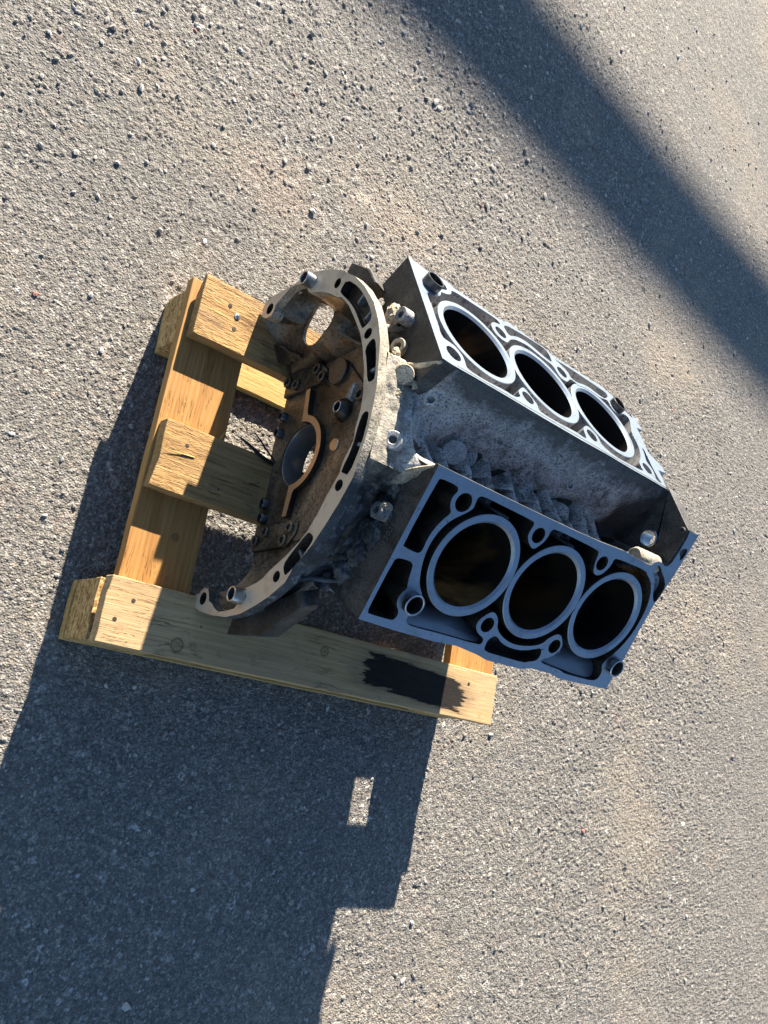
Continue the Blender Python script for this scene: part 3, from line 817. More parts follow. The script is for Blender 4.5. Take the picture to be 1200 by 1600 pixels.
# splinters on the frayed middle board and a pale splinter at the far end of the near board
def splinter(a, b, r0):
    bm = bmesh.new()
    a = Vector(a); b = Vector(b); d = (b - a).normalized(); u = d.orthogonal().normalized(); v = d.cross(u)
    A = [bm.verts.new(W(*(a + (u * math.cos(t) + v * math.sin(t)) * r0))) for t in (0, 2.1, 4.2)]
    e = bm.verts.new(W(*b))
    for i in range(3):
        bm.faces.new((A[i], A[(i + 1) % 3], e))
    bm.faces.new(A[::-1])
    return bm
obj('splinter', splinter((-166, 2, -51), (-164, 12, -47), 1.3), W_PALE, pal, smooth=0)
obj('splinter', splinter((-190, -28, -50.3), (-228, -31, -48), 1.2), W_PALE, pal, smooth=0)
bm = hull([(300, -167.5, -52), (318, -168, -53), (319, -173, -51), (302, -170, -50), (300, -166, -60), (318, -166.5, -59)])
obj('splinter', bm, W_PALE, pal, smooth=0)

# black cable end poking out beside the middle board
def sweep(pts, r, n=8, flat=1.0):
    bm = bmesh.new()
    rings = []
    P = [Vector(p) for p in pts]
    for i, p in enumerate(P):
        d = (P[min(i + 1, len(P) - 1)] - P[max(i - 1, 0)]).normalized()
        u = Vector((0, 0, 1)).cross(d).normalized(); v = d.cross(u)
        rr = r[i] if isinstance(r, (list, tuple)) else r
        rings.append([bm.verts.new(W(*(p + u * math.cos(2 * math.pi * j / n) * rr + v * math.sin(2 * math.pi * j / n) * rr * flat))) for j in range(n)])
    for A, B in zip(rings, rings[1:]):
        for j in range(n):
            bm.faces.new((A[j], A[(j + 1) % n], B[(j + 1) % n], B[j]))
    bm.faces.new(rings[0][::-1]); bm.faces.new(rings[-1])
    bmesh.ops.recalc_face_normals(bm, faces=bm.faces)
    return bm
cb = thing('cable_tie', 'two thin black strap ends poking out from under the engine beside the middle board', 'strap', W(-110, 3, ZT))
obj('strap_end', sweep([(-143, 13, -52), (-134, 9, -49.5), (-126, 5, -48.2), (-116, .5, -47.6), (-104, -2.5, -48), (-88, -3.5, -48.3)], [1.0, 1.9, 2.3, 2.4, 2.4, 2.4], flat=.45), M_BLACK, cb)
obj('strap_end', sweep([(-127, 24, -50), (-120, 18, -48.5), (-112, 11, -47.5), (-103, 4, -46.5), (-92, -5, -46)], [.7, 1.2, 1.3, 1.3, 1.3], flat=.5), M_BLACK, cb)
# ------------------------------------------------------------------ engine block
eng = thing('engine_block', 'bare aluminium V6 engine block with six open cylinders, standing on the pallet', 'engine block', W(80, 0, ZT))
AL = math.radians(30); HD = 218.34
ex = Vector((1, 0, 0))
def deck_frame(side):                       # side -1: near bank, +1: far bank
    n = Vector((0, side * math.sin(AL), math.cos(AL)))
    u = Vector((0, side * math.cos(AL), -math.sin(AL)))
    def fr(x, v, w):                        # v = side * t
        return W(*(n * (HD + w) + u * (v * side) + ex * x))
    return n, u, fr
YZ = lambda X: (lambda y, z, w: W(X - w, y, z))      # plates facing the rear (-X): w > 0 comes towards the camera side

BORE, RING = 43.7, 53.0
def bank(side, out, holes, x0, bolts, dowels, mats, jacket):
    n, u, fr = deck_frame(side)
    flip = lambda p: [(a, b * side) for a, b in p]
    fr0 = fr
    fr = lambda x, v, w: fr0(x, v, max(w, -43.0) if x < -96 else (max(w, -13.0) if side < 0 and x > 230 and -v < -77 else w))   # clears the bell housing; thin front flange
    bm = bmesh.new()
    hl = [flip(chaikin(h, 1)) for h in holes] + [flip(circle(x, t, 10.2, 28)) for (x, t), _h in dowels] + [flip(circle(x, t, 8.2 if i else 9.2, 26)) for i, (x, t) in enumerate(bolts)]
    if side < 0:
        # the valley edge is a thin lip; the wall below it stands back
        prism(bm, fr, flip(out), hl, 0, -5, 0, 1, 2)
        inn_ = [(x, max(t, -66.8) if x < 232 else t) for x, t in out]
        prism(bm, fr, flip(inn_), hl, -5.01, -62, 1, 1, 2, cap_bot=False)
    else:
        prism(bm, fr, flip(out), hl, 0, -62, 0, 1, 2, cap_bot=False)
    # lower half of the bank around the liners
    xs = [p[0] for p in out]
    xe = 232 if side < 0 else 254
    base = [(-92, -66 if side < 0 else -71), (xe, -66 if side < 0 else -71), (xe, 80), (-92, 80)]
    prism(bm, fr, flip(base), [flip(circle(x0 + 106 * i, 0, BORE + 2, 40)) for i in range(3)], -61, -112, 3, 1, 3)
    o = obj('cylinder_bank', bm, mats, eng, smooth=35, bevel=.0006)
    for i in range(3):
        bl = bmesh.new()
        c = n * HD + ex * (x0 + 106 * i)
        lathe(bl, c, n, [(BORE, -118), (RING, -118), (RING, -.9), (RING - .6, -.4), (BORE + 2.6, -.4), (BORE, -3.0)], 88, True, [1, 1, 0, 0, 0, 2], rx=(1, 0, 0))
        bmesh.ops.recalc_face_normals(bl, faces=bl.faces)
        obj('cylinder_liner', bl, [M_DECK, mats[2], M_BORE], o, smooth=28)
    for (x, t), hgt in dowels:
        c = n * HD + u * t + ex * x
        obj('dowel_sleeve', tube(c, n, 10.6, 8.7, -12, hgt, 36), M_SLEEVE if side < 0 else M_DKSTEEL, o)
    return o

bolts_L = [(-53, -51), (53, -51.2), (158.6, -51.4), (159.3, 50.3), (52.3, 50.3)]
bolts_U = [(-91.6, -51), (15.8, 50.4), (121.4, 50), (14, -51.2), (121, -50.6), (227.2, -51)]
bankL = bank(-1, L_out, [L_jacket, L_pA, L_pB, L_pE, L_pG, L_pN], -1.5, bolts_L, [((-53.5, 51), 10.0), ((263.1, 49.7), 11.0)], [M_DECK, M_GRIME, M_OILSHADE, M_OILSHADE], 62)  # near pocket walls in the black casting, shade put into their colour
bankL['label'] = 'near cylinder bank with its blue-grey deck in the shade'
bankU = bank(1, U_out, [U_jacket, U_p2, U_p3, U_p4, U_p5], -39.4, bolts_U, [((-89.8, 51.3), 9.5), ((228.4, 51), 7.0)], [M_DECK, M_GRIME, M_CLEANCAST, M_OILSHADE], 62)
bankU['label'] = 'far cylinder bank with its white sunlit deck'

# sloping shelves inside the near bank's outer water pocket
def shelf(side, poly, dfun, bank_o, mat):
    n, u, fr = deck_frame(side)
    bm = bmesh.new()
    pl = chaikin(poly, 1)
    c = (sum(p[0] for p in pl) / len(pl), sum(p[1] for p in pl) / len(pl))
    vs = [bm.verts.new(fr(p[0], p[1] * side, -dfun(*p))) for p in pl]
    vb = [bm.verts.new(fr(p[0], p[1] * side, -61)) for p in pl]
    cv = bm.verts.new(fr(c[0], c[1] * side, -dfun(*c) + 1.2))
    m = len(pl)
    for i in range(m):
        bm.faces.new((vs[i], vs[(i + 1) % m], cv))
        bm.faces.new((vs[i], vb[i], vb[(i + 1) % m], vs[(i + 1) % m]))
    bmesh.ops.recalc_face_normals(bm, faces=bm.faces)
    return obj('coolant_shelf', bm, mat, bank_o, smooth=60)
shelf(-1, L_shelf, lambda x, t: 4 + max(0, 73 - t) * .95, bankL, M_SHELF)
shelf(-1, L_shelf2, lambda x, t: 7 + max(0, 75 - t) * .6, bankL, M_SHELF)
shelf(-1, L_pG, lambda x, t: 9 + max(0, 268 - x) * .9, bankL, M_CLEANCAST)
shelf(-1, L_pE, lambda x, t: 9 + abs(x - 100) * -.15 + 14, bankL, M_OILSHADE)
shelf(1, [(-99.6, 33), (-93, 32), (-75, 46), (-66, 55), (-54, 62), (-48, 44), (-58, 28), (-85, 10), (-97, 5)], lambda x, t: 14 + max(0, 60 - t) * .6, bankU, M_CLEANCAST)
shelf(1, U_p3, lambda x, t: 17, bankU, M_CLEANCAST)
shelf(1, U_p2, lambda x, t: 15, bankU, M_CLEANCAST)
shelf(1, [(28, -63), (26, -58), (27, -52), (50, -58), (75, -61), (75, -64), (45, -65)], lambda x, t: 16, bankU, M_CLEANCAST)
shelf(1, [(-78, -61), (-77, -50), (-60, -56), (-35, -61), (-15, -62), (-25, -64), (-57, -66)], lambda x, t: 16, bankU, M_CLEANCAST)
shelf(1, [(134, -58), (135, -50), (152, -56), (180, -60), (212, -58), (212.5, -62), (184, -64.5), (153, -65.5)], lambda x, t: 16, bankU, M_CLEANCAST)
# a stub plug in the near bank's front outer pocket
n, u, fr = deck_frame(-1)
obj('core_plug', disc(n * (HD - 26) + u * 60 + ex * 183, ex * .9 + n * .35, 7.5, -14, 12), M_PLUG, bankL)

# rear flange ring
def flange():
    bm = bmesh.new()
    outer = F_out + F_in
    prism(bm, YZ(-152), outer, [chaikin(s, 1) for s in F_slots] + [circle(y, z, 5.4 if i < 4 else 6.6, 22) for i, (y, z) in enumerate(F_bolts)], 0, -10, 0, 1, 2)
    return bm
fl = obj('rear_flange', flange(), [M_FLANGE, M_SKIRT, M_OILSHADE], eng, smooth=35, bevel=.0006)
bm = bmesh.new()
prism(bm, YZ(-141.5), [(y * .985, z * .985) for y, z in F_out] + F_in, [], 0, -3, 0, 1)
obj('flange_web', bm, [M_OILSHADE, M_SKIRT], fl, smooth=35)
# small ribs bridging the slots
for (y, z, l) in ((121, 135, 7.5), (98, 152, 7), (35, 173.5, 6), (-37, 174.5, 5.5), (-132.5, 116, 6.5)):
    bm = bmesh.new()
    q = [(-l, -1.5), (l, -1.5), (l, 1.5), (-l, 1.5)]
    ang = math.atan2(z, y)
    c, s = math.cos(ang), math.sin(ang)
    prism(bm, lambda uu, vv, ww: W(-147.5 - ww, y + uu * c - vv * s, z + uu * s + vv * c), q, [], 0, -7)
    obj('slot_rib', bm, M_CAST, fl, smooth=0, bevel=.0005)
for (y, z) in ((166, 47.5), (-169.5, 37.5)):
    obj('dowel_sleeve', tube((-152, y, z), (-1, 0, 0), 7.8, 5.9, -9, 12, 30), M_SLEEVE, fl)

# bell housing: bowl inside the flange and its outer skin
def loft(rows, closed=False):
    bm = bmesh.new()
    R = [[bm.verts.new(W(*p)) for p in r] for r in rows]
    for A, B in zip(R, R[1:]):
        m = len(A)
        for i in range(m if closed else m - 1):
            j = (i + 1) % m
            bm.faces.new((A[i], A[j], B[j], B[i]))
    return bm
def resample(p, n):
    p = np.array(p, float); d = np.r_[0, np.cumsum(np.hypot(*np.diff(p, axis=0).T))]
    t = np.linspace(0, d[-1], n)
    return np.c_[np.interp(t, d, p[:, 0]), np.interp(t, d, p[:, 1])]
def smooth_line(p, it=3):
    p = p.copy()
    for _ in range(it):
        p[1:-1] = (p[:-2] + 2 * p[1:-1] + p[2:]) / 4
    return p
NB = 120
iU = min(range(len(F_in)), key=lambda i: (F_in[i][0] - 151) ** 2 + (F_in[i][1] - 56) ** 2)
arc = smooth_line(resample([(-161, -48)] + F_in[2:iU + 1], NB), 3)   # near lug, over the top, to the start of the starter bowl
arcM = smooth_line(resample([(-161, -48), (-170, -10), (-176, 20), (-172, 45)] + F_in[14:iU + 1], NB), 5)
backc = smooth_line(resample([(-112, -49), (-114, -20), (-122, 15), (-134, 48), (-132, 78), (-118, 100), (-100, 120), (-72, 140), (-40, 153), (0, 158), (40, 152), (72, 138), (96, 118), (108, 98), (110, 78)], NB), 5)
rows = []
for kx in np.linspace(0, 1, 14):
    e = kx ** 1.7
    x = -142.5 + 45.5 * math.sin(kx * math.pi / 2) ** 1.1
    bn = (fbm(np.arange(NB) / 9.0, np.full(NB, kx * 3), 3, 8) - .5) * 9 * math.sin(kx * math.pi) + 2.5 * np.sin(np.arange(NB) / 6.0) * math.sin(kx * math.pi) ** 2
    a0_ = arc if kx < .1 else arcM
    rows.append([(x, y * (1 + bb / 170), z * (1 + bb / 170)) for (y, z), bb in zip(a0_ * (1 - e) + backc * e, bn)])
bell = obj('bell_housing', loft(rows), M_OIL, eng, smooth=60)
bell_rows = [list(r) for r in rows]
bell_edge = [r[-1] for r in rows][::-1]
rows = []
for kx in np.linspace(0, 1, 16):
    sc = 1.055 - .085 * kx ** 1.2
    x = -140 + 43.5 * kx
    bumpn = (fbm(np.arange(NB) / 4.0, np.full(NB, kx * 5 + 5), 4, 18) - .5) * 11 * min(1, kx * 3)
    rows.append([(x, y * (sc + bb / 170), z * (sc + bb / 170)) for (y, z), bb in zip(arcM, bumpn)])
bm = loft(rows)
for f in bm.faces:
    f.normal_flip()
obj('outer_skin', bm, M_SKIRT, bell, smooth=60)

# cast ribs and swellings inside the bowl
def bowl_pt(i, k, inn):
    p = Vector(bell_rows[k][i])
    return (p.x - inn * .35, p.y * (1 - inn / 170), p.z * (1 - inn / 170))
for i, rr in ((12, 3.2), (26, 4.5), (40, 3.0), (66, 3.4), (84, 5.0), (97, 3.6), (108, 4.2)):
    ks = range(1, 14)
    obj('casting_rib', sweep([bowl_pt(min(NB - 1, i + int(k * .4)), k, .4) for k in ks], [rr * (.25 + .75 * math.sin(math.pi * (k + 1) / 15)) for k in ks], 10), M_OIL if i % 3 else M_OILSHADE, bell, smooth=60)
for i, k, r in ((20, 7, 8), (90, 6, 9), (103, 8, 7), (33, 9, 6), (75, 9, 7)):
    p = Vector(bell_rows[k][i])
    obj('casting_boss', disc((p.x + 4, p.y * .985, p.z * .985), (-.8, -p.y / 300, -p.z / 300), r, -3, 7), M_OIL if i % 2 else M_OILSHADE, bell, smooth=50)

# rear bulkhead wall with the main bearing bore
wall = [tuple(p) for p in backc.tolist()] + [(106, 56), (104, -49), (60, -50), (52, -52), (20, -57), (-20, -57), (-54, -50), (-112, -50)]
bm = bmesh.new()
prism(bm, YZ(-97), wall, [circle(-1, 3.5, 36, 64)], 0, -9, 0, 0, 1)
rw = obj('rear_wall', bm, [M_OIL, M_OILSHADE], eng, smooth=35, bevel=.0008)
# relief on that wall
def yzplate(name, poly, d0, d1, mats, parent, X=-97, holes=(), bev=.0009):
    b = bmesh.new()
    prism(b, YZ(X), poly, list(holes), d1, d0, 0, min(1, len(mats) - 1), min(1, len(mats) - 1))
    return obj(name, b, mats, parent, smooth=35, bevel=bev)
def arcpts(cy, cz, r, a0, a1, n=30):
    return [(cy + r * math.cos(a0 + (a1 - a0) * i / n), cz + r * math.sin(a0 + (a1 - a0) * i / n)) for i in range(n + 1)]
# machined sealing rim: half ring over the bore plus two arms at the split line
a0 = math.radians(4)
rim = [(74, 0), (74, 7.5), (45, 11)] + arcpts(-1, 3.5, 43.5, math.radians(14), math.radians(166)) + [(-47, 12), (-72, 9), (-72, 1.5), (-46, 3)] + \
      [(p[0], p[1]) for p in arcpts(-1, 3.5, 36.2, math.pi, 0)] + [(45, 3)]
yzplate('sealing_rim', rim, -1, 7, [M_RIM, M_OILSHADE], rw)
# raised shoulders of the casting around the bore
yzplate('casting_shoulder', [(-100, 22), (-97, 60), (-66, 96), (-30, 112), (20, 112), (60, 98), (92, 66), (98, 30), (80, 24), (70, 38), (48, 58), (10, 70), (-30, 64), (-60, 46), (-78, 26)], -2, 2.5, [M_OIL, M_OIL], rw, bev=.0022)
# bearing cap and its shell
cap = [(-70, 1)] + [(-62, -30), (-52, -44), (-30, -51), (0, -53), (30, -51), (50, -42), (60, -28), (72, 0), (37, 0)] + arcpts(-1, 3.5, 36.2, math.radians(-6), math.radians(-174)) + [(-38, 0)]
yzplate('bearing_cap', cap, -30, -1, [M_OILSHADE, M_OILSHADE], eng, bev=.002)
sb = bmesh.new()
lathe(sb, (-97, -1, 3.5), (1, 0, 0), [(36, 1.0), (36, 27), (33.6, 27), (33.6, 1.8), (34.6, .8)], 64)
bmesh.ops.recalc_face_normals(sb, faces=sb.faces)
obj('bearing_shell', sb, M_SHELL, eng, smooth=50)
for (y, z) in ((52, -43), (33, -45), (-51, -44), (-68, -42)):
    b = bmesh.new()
    lathe(b, (-97, y, z), (-1, 0, -.15), [(0, 2), (3.8, 2), (3.8, 6.5), (5.2, 7), (6, 6), (6, -6), (0, -6)], 22, False)
    bmesh.ops.recalc_face_normals(b, faces=b.faces)
    obj('cap_bolt', b, M_DKSTEEL, eng, smooth=40)
# pan-rail pads with two bolt lugs each side
for sgn, pts in ((1, ((96, 13), (84, 25), (93, -42), (86, -24))), (-1, ((-85, 20), (-98, 12), (-86, -25), (-95, -42)))):
    pad = yzplate('pan_rail_pad', [(sgn * 76, -50), (sgn * 78, 8), (sgn * 80, 31), (sgn * 92, 30), (sgn * 104, 16), (sgn * 106, -50)], -2, 5, [M_OIL, M_OILSHADE], eng, bev=.002)
    for (y, z) in pts:
        obj('bolt_lug', tube((-97, y, z), (-1, 0, 0), 6.6, 3.6, 2, 9, 22), M_OIL, pad)
# oil gallery boss, bright plug, round cover on the wall
b = bmesh.new()
lathe(b, (-97, 36, 73), (-1, 0, 0), [(13, -1), (13, 4), (10, 9), (7.5, 12), (5.2, 12), (5.2, 2), (0, 2)], 30, False)
bmesh.ops.recalc_face_normals(b, faces=b.faces)
ob = obj('oil_gallery_boss', b, [M_OILSHADE], rw, smooth=35)
obj('boss_sleeve', tube((-109, 36, 73), (-1, 0, 0), 6.6, 5.0, -3, 1.6, 26), M_SLEEVE, ob)
obj('boss_arch', hull([(-97, 40, 84), (-97, 60, 90), (-97, 68, 84), (-97, 50, 74), (-104, 44, 84), (-104, 58, 88), (-103, 62, 82), (-104, 48, 76)]), M_CAST, ob, smooth=30, bevel=.001)
obj('bright_plug', disc((-97, -1, 67), (-1, 0, 0), 7, -2, 4.5), M_RIM, rw)
obj('dark_cover', disc((-97, 84, 52), (-1, 0, 0), 15, -2, 7), M_OILSHADE, rw)
obj('oil_port', tube((-97, 48, 96), (-1, 0, 0), 7, 4.2, -2, 6), M_OIL, rw)

# starter opening: dished wall with a window through to the ground
APERT = [(171, 16), (152, 45), (143.5, 46), (134.5, 42), (127.4, 32), (122, 26), (118, 18), (119.3, 8), (124.6, -1.5), (134.6, -7), (145.3, -7.1), (154.6, -2.8), (163.5, 2.5), (169, 9)]
edge3 = [(p[0] - .3, p[1], p[2] + 1.5) for p in bell_edge] + [(-142.5, 155, 45), (-142.5, 162, 39), (-142.5, 172, 27), (-142.5, 174, 15), (-142.5, 174, 4), (-142.5, 167, -10), (-142.5, 161, -21),
         (-142.5, 156, -28), (-148, 156, -48), (-138, 147, -51), (-128, 138, -51), (-115, 126, -51), (-104, 112, -51), (-96.5, 103, -51), (-97, 103, -30), (-97, 103, -5), (-97, 104, 20), (-97, 106, 45), (-97, 108, 62)]
def starter():
    hole = [Vector((-117.5, y, z)) for y, z in chaikin(APERT, 2)]
    cy, cz = 142.0, 18.0
    N = 200
    def ring(pts):
        d = [(math.atan2(p[2] - cz, p[1] - cy), p) for p in pts]
        d.sort(key=lambda t: t[0])
        A = np.array([t[0] for t in d]); Q = np.array([t[1] for t in d])
        A = np.r_[A[-1] - 2 * math.pi, A, A[0] + 2 * math.pi]; Q = np.vstack([Q[-1], Q, Q[0]])
        th = np.linspace(-math.pi, math.pi, N, endpoint=False)
        return np.stack([np.interp(th, A, Q[:, i]) for i in range(3)], 1)
    # outline densified so the interpolation follows it
    E = [Vector(p) for p in edge3]; dense = []
    for p, q in zip(E, E[1:] + E[:1]):
        dense += [p.lerp(q, t / 6) for t in range(6)]
    Rh = ring(hole); Ro = ring(dense)
    rows = [[tuple(r + np.array([3.5, 0, 0])) for r in Rh], [tuple(r + np.array([.8, 0, 0])) for r in Rh]]
    for k_ in np.linspace(0, 1, 12):
        w_ = k_
        P = Rh * (1 - w_) + Ro * w_
        # the dish stays flat round the window and swings to the outline late
        P[:, 0] = Rh[:, 0] * (1 - w_ ** 2.2) + Ro[:, 0] * w_ ** 2.2 + (fbm(P[:, 1] / 14, P[:, 2] / 14, 3, 91) - .5) * 5 * math.sin(k_ * math.pi)
        rows.append([tuple(p) for p in P])
    return loft(rows, True)
st = obj('starter_mount', starter(), [M_OIL], eng, smooth=55)
obj('sun_stop', hull([(-119, 172, 2), (-119, 180, 8), (-119, 181, 50), (-119, 172, 60), (-107, 172, 2), (-107, 180, 8), (-107, 181, 50), (-107, 172, 60)]), M_CAST, st, smooth=30, bevel=.002)  # added block outside the window, stops a slit of sun reaching the boards
obj('mount_lug', hull([(-118, 112, -49), (-112, 108, -30), (-124, 128, -30), (-130, 134, -49), (-126, 122, -26), (-122, 116, -20)]), M_OILSHADE, st, smooth=40, bevel=.003)
obj('mount_lug', hull([(-112, 106, -2), (-120, 118, -18), (-116, 110, -34), (-126, 124, -38), (-120, 112, -6)]), M_OIL, st, smooth=60, bevel=.003)

# outboard ears behind the flange
for sg in (1, -1):
    pts = [(-128, -184, -14), (-128, -201, -20), (-128, -202, 46), (-128, -176, 108), (-128, -160, 100), (-104, -184, -20), (-104, -198, -24), (-104, -199, 40), (-100, -168, 92), (-100, -150, 90)]
    if sg > 0:
        pts = [(-130, 176, 70), (-128, 194, 76), (-128, 172, 112), (-128, 150, 128), (-128, 150, 100), (-104, 186, 74), (-104, 166, 108), (-104, 150, 118), (-104, 150, 80)]
    obj('flange_ear', hull(pts), M_GRIME, fl, smooth=30, bevel=.003)

# crankcase: sides, front and bulkheads (open below)
cc = bmesh.new()
def slab(bm, pts, th):
    """thin solid quad wall from 4 corner points, thickness vector th"""
    a = [bm.verts.new(W(*p)) for p in pts]
    c = [bm.verts.new(W(*(Vector(p) + Vector(th)))) for p in pts]
    bm.faces.new(a); bm.faces.new(c[::-1])
    for i in range(4):
        j = (i + 1) % 4
        bm.faces.new((a[i], c[i], c[j], a[j]))
for sg in (1, -1):
    slab(cc, [(-96, sg * 122, -49.5), (212, sg * 122, -49.5), (212, sg * 126, 64), (-96, sg * 126, 64)], (0, -sg * 7, 0))
slab(cc, [(206, -115, -49), (206, 115, -49), (206, 115, 140), (206, -115, 140)], (8, 0, 0))
bmesh.ops.recalc_face_normals(cc, faces=cc.faces)
crk = obj('crankcase', cc, M_CAST, eng, smooth=0, bevel=.002)
# the rear wall of the crankcase seen between flange and decks
def rear_closing(sg):
    b = bmesh.new()
    poly = [(sg * 44, 150), (sg * 47, 214), (sg * 60, 212), (sg * 110, 182), (sg * 170, 150), (sg * 174, 138), (sg * 126, 58), (sg * 120, 30), (sg * 95, 60), (sg * 60, 100)]
    prism(b, YZ(-95.5), poly, [], 0, -6, 0, 0)
    return obj('rear_closing_wall', b, M_GRIME, crk, smooth=30, bevel=.001)
rear_closing(-1); rear_closing(1)
for X in (20, 126):
    b = bmesh.new()
    prism(b, YZ(X), [(-114, -20), (-114, 60), (-60, 120), (60, 120), (114, 60), (114, -20), (46, -20)] + arcpts(0, 3, 35, math.radians(-38), math.radians(218))[::1] + [(-46, -20)], [], 6, -6, 0, 0)
    obj('bulkhead', b, M_OILSHADE, crk, smooth=30)

# valley between the banks: one rough casting surface with ribs
vx = np.arange(-143, 262, 1.6); vy = np.arange(-50, 50.1, 1.25)
VX, VY = np.meshgrid(vx, vy)
a = np.abs(VY)
wallz = 223.2 - 1.732 * np.maximum(46.6 - a, -.3)
floor = np.interp(VX, [-140, -112, -96, -72, -40, 262], [184, 183, 179, 164, 149, 147])
inb = np.clip((VX + 104) / 10, 0, 1)
wallz = wallz * inb + (1 - inb) * (176 - .0 * a)
# smooth maximum makes the fillet at the foot of the walls
kk = 7.0
Zv = kk * np.logaddexp(wallz / kk, floor / kk)
Zv = np.minimum(Zv, np.where(VX > -104, 224.3, 190))
# swelling of the casting around each cylinder on the far wall
for i in range(3):
    cx = -39.4 + 106 * i
    Zv += 5.0 * np.exp(-((VX - cx) / 34) ** 2) * np.clip((VY - 4) / 12, 0, 1) * np.clip((44 - VY) / 12, 0, 1)
    cx = -1.5 + 106 * i
    Zv += 5.0 * np.exp(-((VX - cx) / 34) ** 2) * np.clip((-VY - 4) / 12, 0, 1) * np.clip((44 + VY) / 12, 0, 1)
# the near wall stays below its deck edge
wq = np.clip((VX + 98) / 14, 0, 1)
Zv = np.where(VY < -14, (1 - wq) * Zv + wq * np.minimum(Zv, 205 - 2.6 * np.maximum(0, 46.6 + VY)), Zv)
# pockets and rounded cast ribs on the near half of the floor
wob = (fbm(VX / 22 + 3, VY / 22, 3, 61) - .5)
FINS = ((-71, 8, 177, 26), (-48, 5, 172, 10), (-10, 11, 170, 16), (19, 6, 176, 20), (62, 9, 172, 22), (90, 5, 175, 15),
        (124, 5.5, 177, 17), (150, 8, 173, 15), (172, 5, 176, 20), (198, 9, 173, 12))
pk = np.clip((VX + 84) / 10, 0, 1) * np.clip((224 - VX) / 10, 0, 1)
edge = 9 + 7 * np.sin(VX / 19.0) + 5 * np.sin(VX / 8.3 + 1) + 16 * wob
t_ = np.clip((edge - VY) / 9, 0, 1)
Zv -= 19 * pk * t_ * t_ * (3 - 2 * t_)
for (cx, wd, zt, y1) in FINS:
    e_ = np.clip((y1 + 8 * wob - VY) / 12, 0, 1)
    env = np.clip((VY + 42) / 6, 0, 1) * e_ * e_ * (3 - 2 * e_)
    curve = cx + 4 * np.sin(VY / 15 + cx) + 5 * wob
    prof = np.exp(-(np.abs(VX - curve) / (wd * 1.15)) ** 2.2)
    rise = np.maximum(0, zt - 5 - .55 * (VY + 10) - Zv)
    Zv += rise * env * prof
# rounded knobs between them
for (kx, ky, kr, kh) in ((-28, -6, 9, 10), (46, -10, 8, 12), (76, 4, 8, 8), (138, -4, 9, 12), (186, 0, 9, 10), (212, 8, 12, 9), (-58, 12, 7, 7), (112, 16, 8, 6)):
    Zv += kh * np.exp(-(((VX - kx) ** 2 + (VY - ky) ** 2) / kr ** 2) ** 1.3)
Zv += 4.5 * np.clip((46.4 - a) / 4, 0, 1) * np.clip((VX + 108) / 8, 0, 1)
Zv += (fbm(VX / 38 + 7, VY / 30, 3, 71) - .5) * 7 * np.clip((40 - a) / 14, 0, 1)
Zv += (fbm(VX / 16, VY / 16, 4, 41) - .5) * 2.6 * np.clip((47 - a) / 6, 0, 1) + (fbm(VX / 4, VY / 4, 2, 43) - .5) * .7 * np.clip((47 - a) / 3, 0, 1)
me = grid_mesh('valley', VX * .001, VY * .001, (Zv - GZ) * .001)
val = obj('valley_casting', me, M_VALLEY, eng, smooth=60)
# end and side skirts of the saddle behind the flange
b = bmesh.new()
def zval(x, y):
    return float(Zv[np.argmin(abs(vy - y)), np.argmin(abs(vx - x))])
for yy in (-50, 50):
    b = bmesh.new()
    xs_ = np.arange(-143, -94, 2.0)
    t_ = [b.verts.new(W(x, yy, zval(x, yy))) for x in xs_]
    prev = t_
    for r_ in range(1, 12):
        g_ = r_ / 11
        row = []
        for x in xs_:
            z0_ = zval(x, yy)
            nn = float(fbm(np.array([x / 7.0 + 40]), np.array([r_ * .9 + yy]), 3, 5)[0]) - .5
            row.append(b.verts.new(W(x + nn * 2, yy * (1 + .28 * g_) + nn * 9 * math.copysign(1, yy), z0_ + (160 - z0_) * g_ ** 1.3)))
        for i in range(len(xs_) - 1):
            b.faces.new((prev[i], prev[i + 1], row[i + 1], row[i]))
        prev = row
    obj('saddle_side', b, M_SKIRT, val, smooth=60)

def on_valley(x, y, up=0):
    return Vector((x, y, zval(x, y) + up))
obj('core_plug', disc(on_valley(-121, 38, 0), (-.55, -.25, .8), 9.5, -4, 7), M_DUST, val)
obj('core_plug', disc(on_valley(-30, 0, 2), (-.35, -.35, .87), 12.5, -12, 9), M_PLUG, val)
obj('core_plug', disc(on_valley(-2, 8, 0), (-.35, -.45, .82), 11.5, -12, 3), M_VALLEY, val)
obj('ring_boss', tube(on_valley(-120, -26, 0), (-.72, -.1, .68), 8.6, 3.6, -12, 6), M_PLUG, val)
obj('ring_boss', tube(on_valley(-90, 25, 0), (-.6, -.3, .74), 7.4, 3.4, -10, 6), M_VALLEY, val)
obj('ring_boss', tube(on_valley(19, -23, 0), (-.5, -.1, .86), 7.4, 3.4, -10, 8), M_VALLEY, val)
obj('ring_boss', tube(on_valley(137, 19, 0), (-.5, -.3, .8), 5.2, 2.6, -8, 4), M_VALLEY, val)
# broken half ring with a crust of sand next to the flange
b = bmesh.new()
lathe(b, on_valley(-114, 27, 1), (-.72, -.1, .68), [(8.5, -8), (8.5, 5), (4, 5), (4, -8)], 26)
bmesh.ops.bisect_plane(b, geom=b.verts[:] + b.edges[:] + b.faces[:], plane_co=W(*on_valley(-114, 25, 1)), plane_no=(0.35, -1, 0), clear_outer=True)
bmesh.ops.recalc_face_normals(b, faces=b.faces)
obj('broken_boss', b, M_DUST, val, smooth=35)
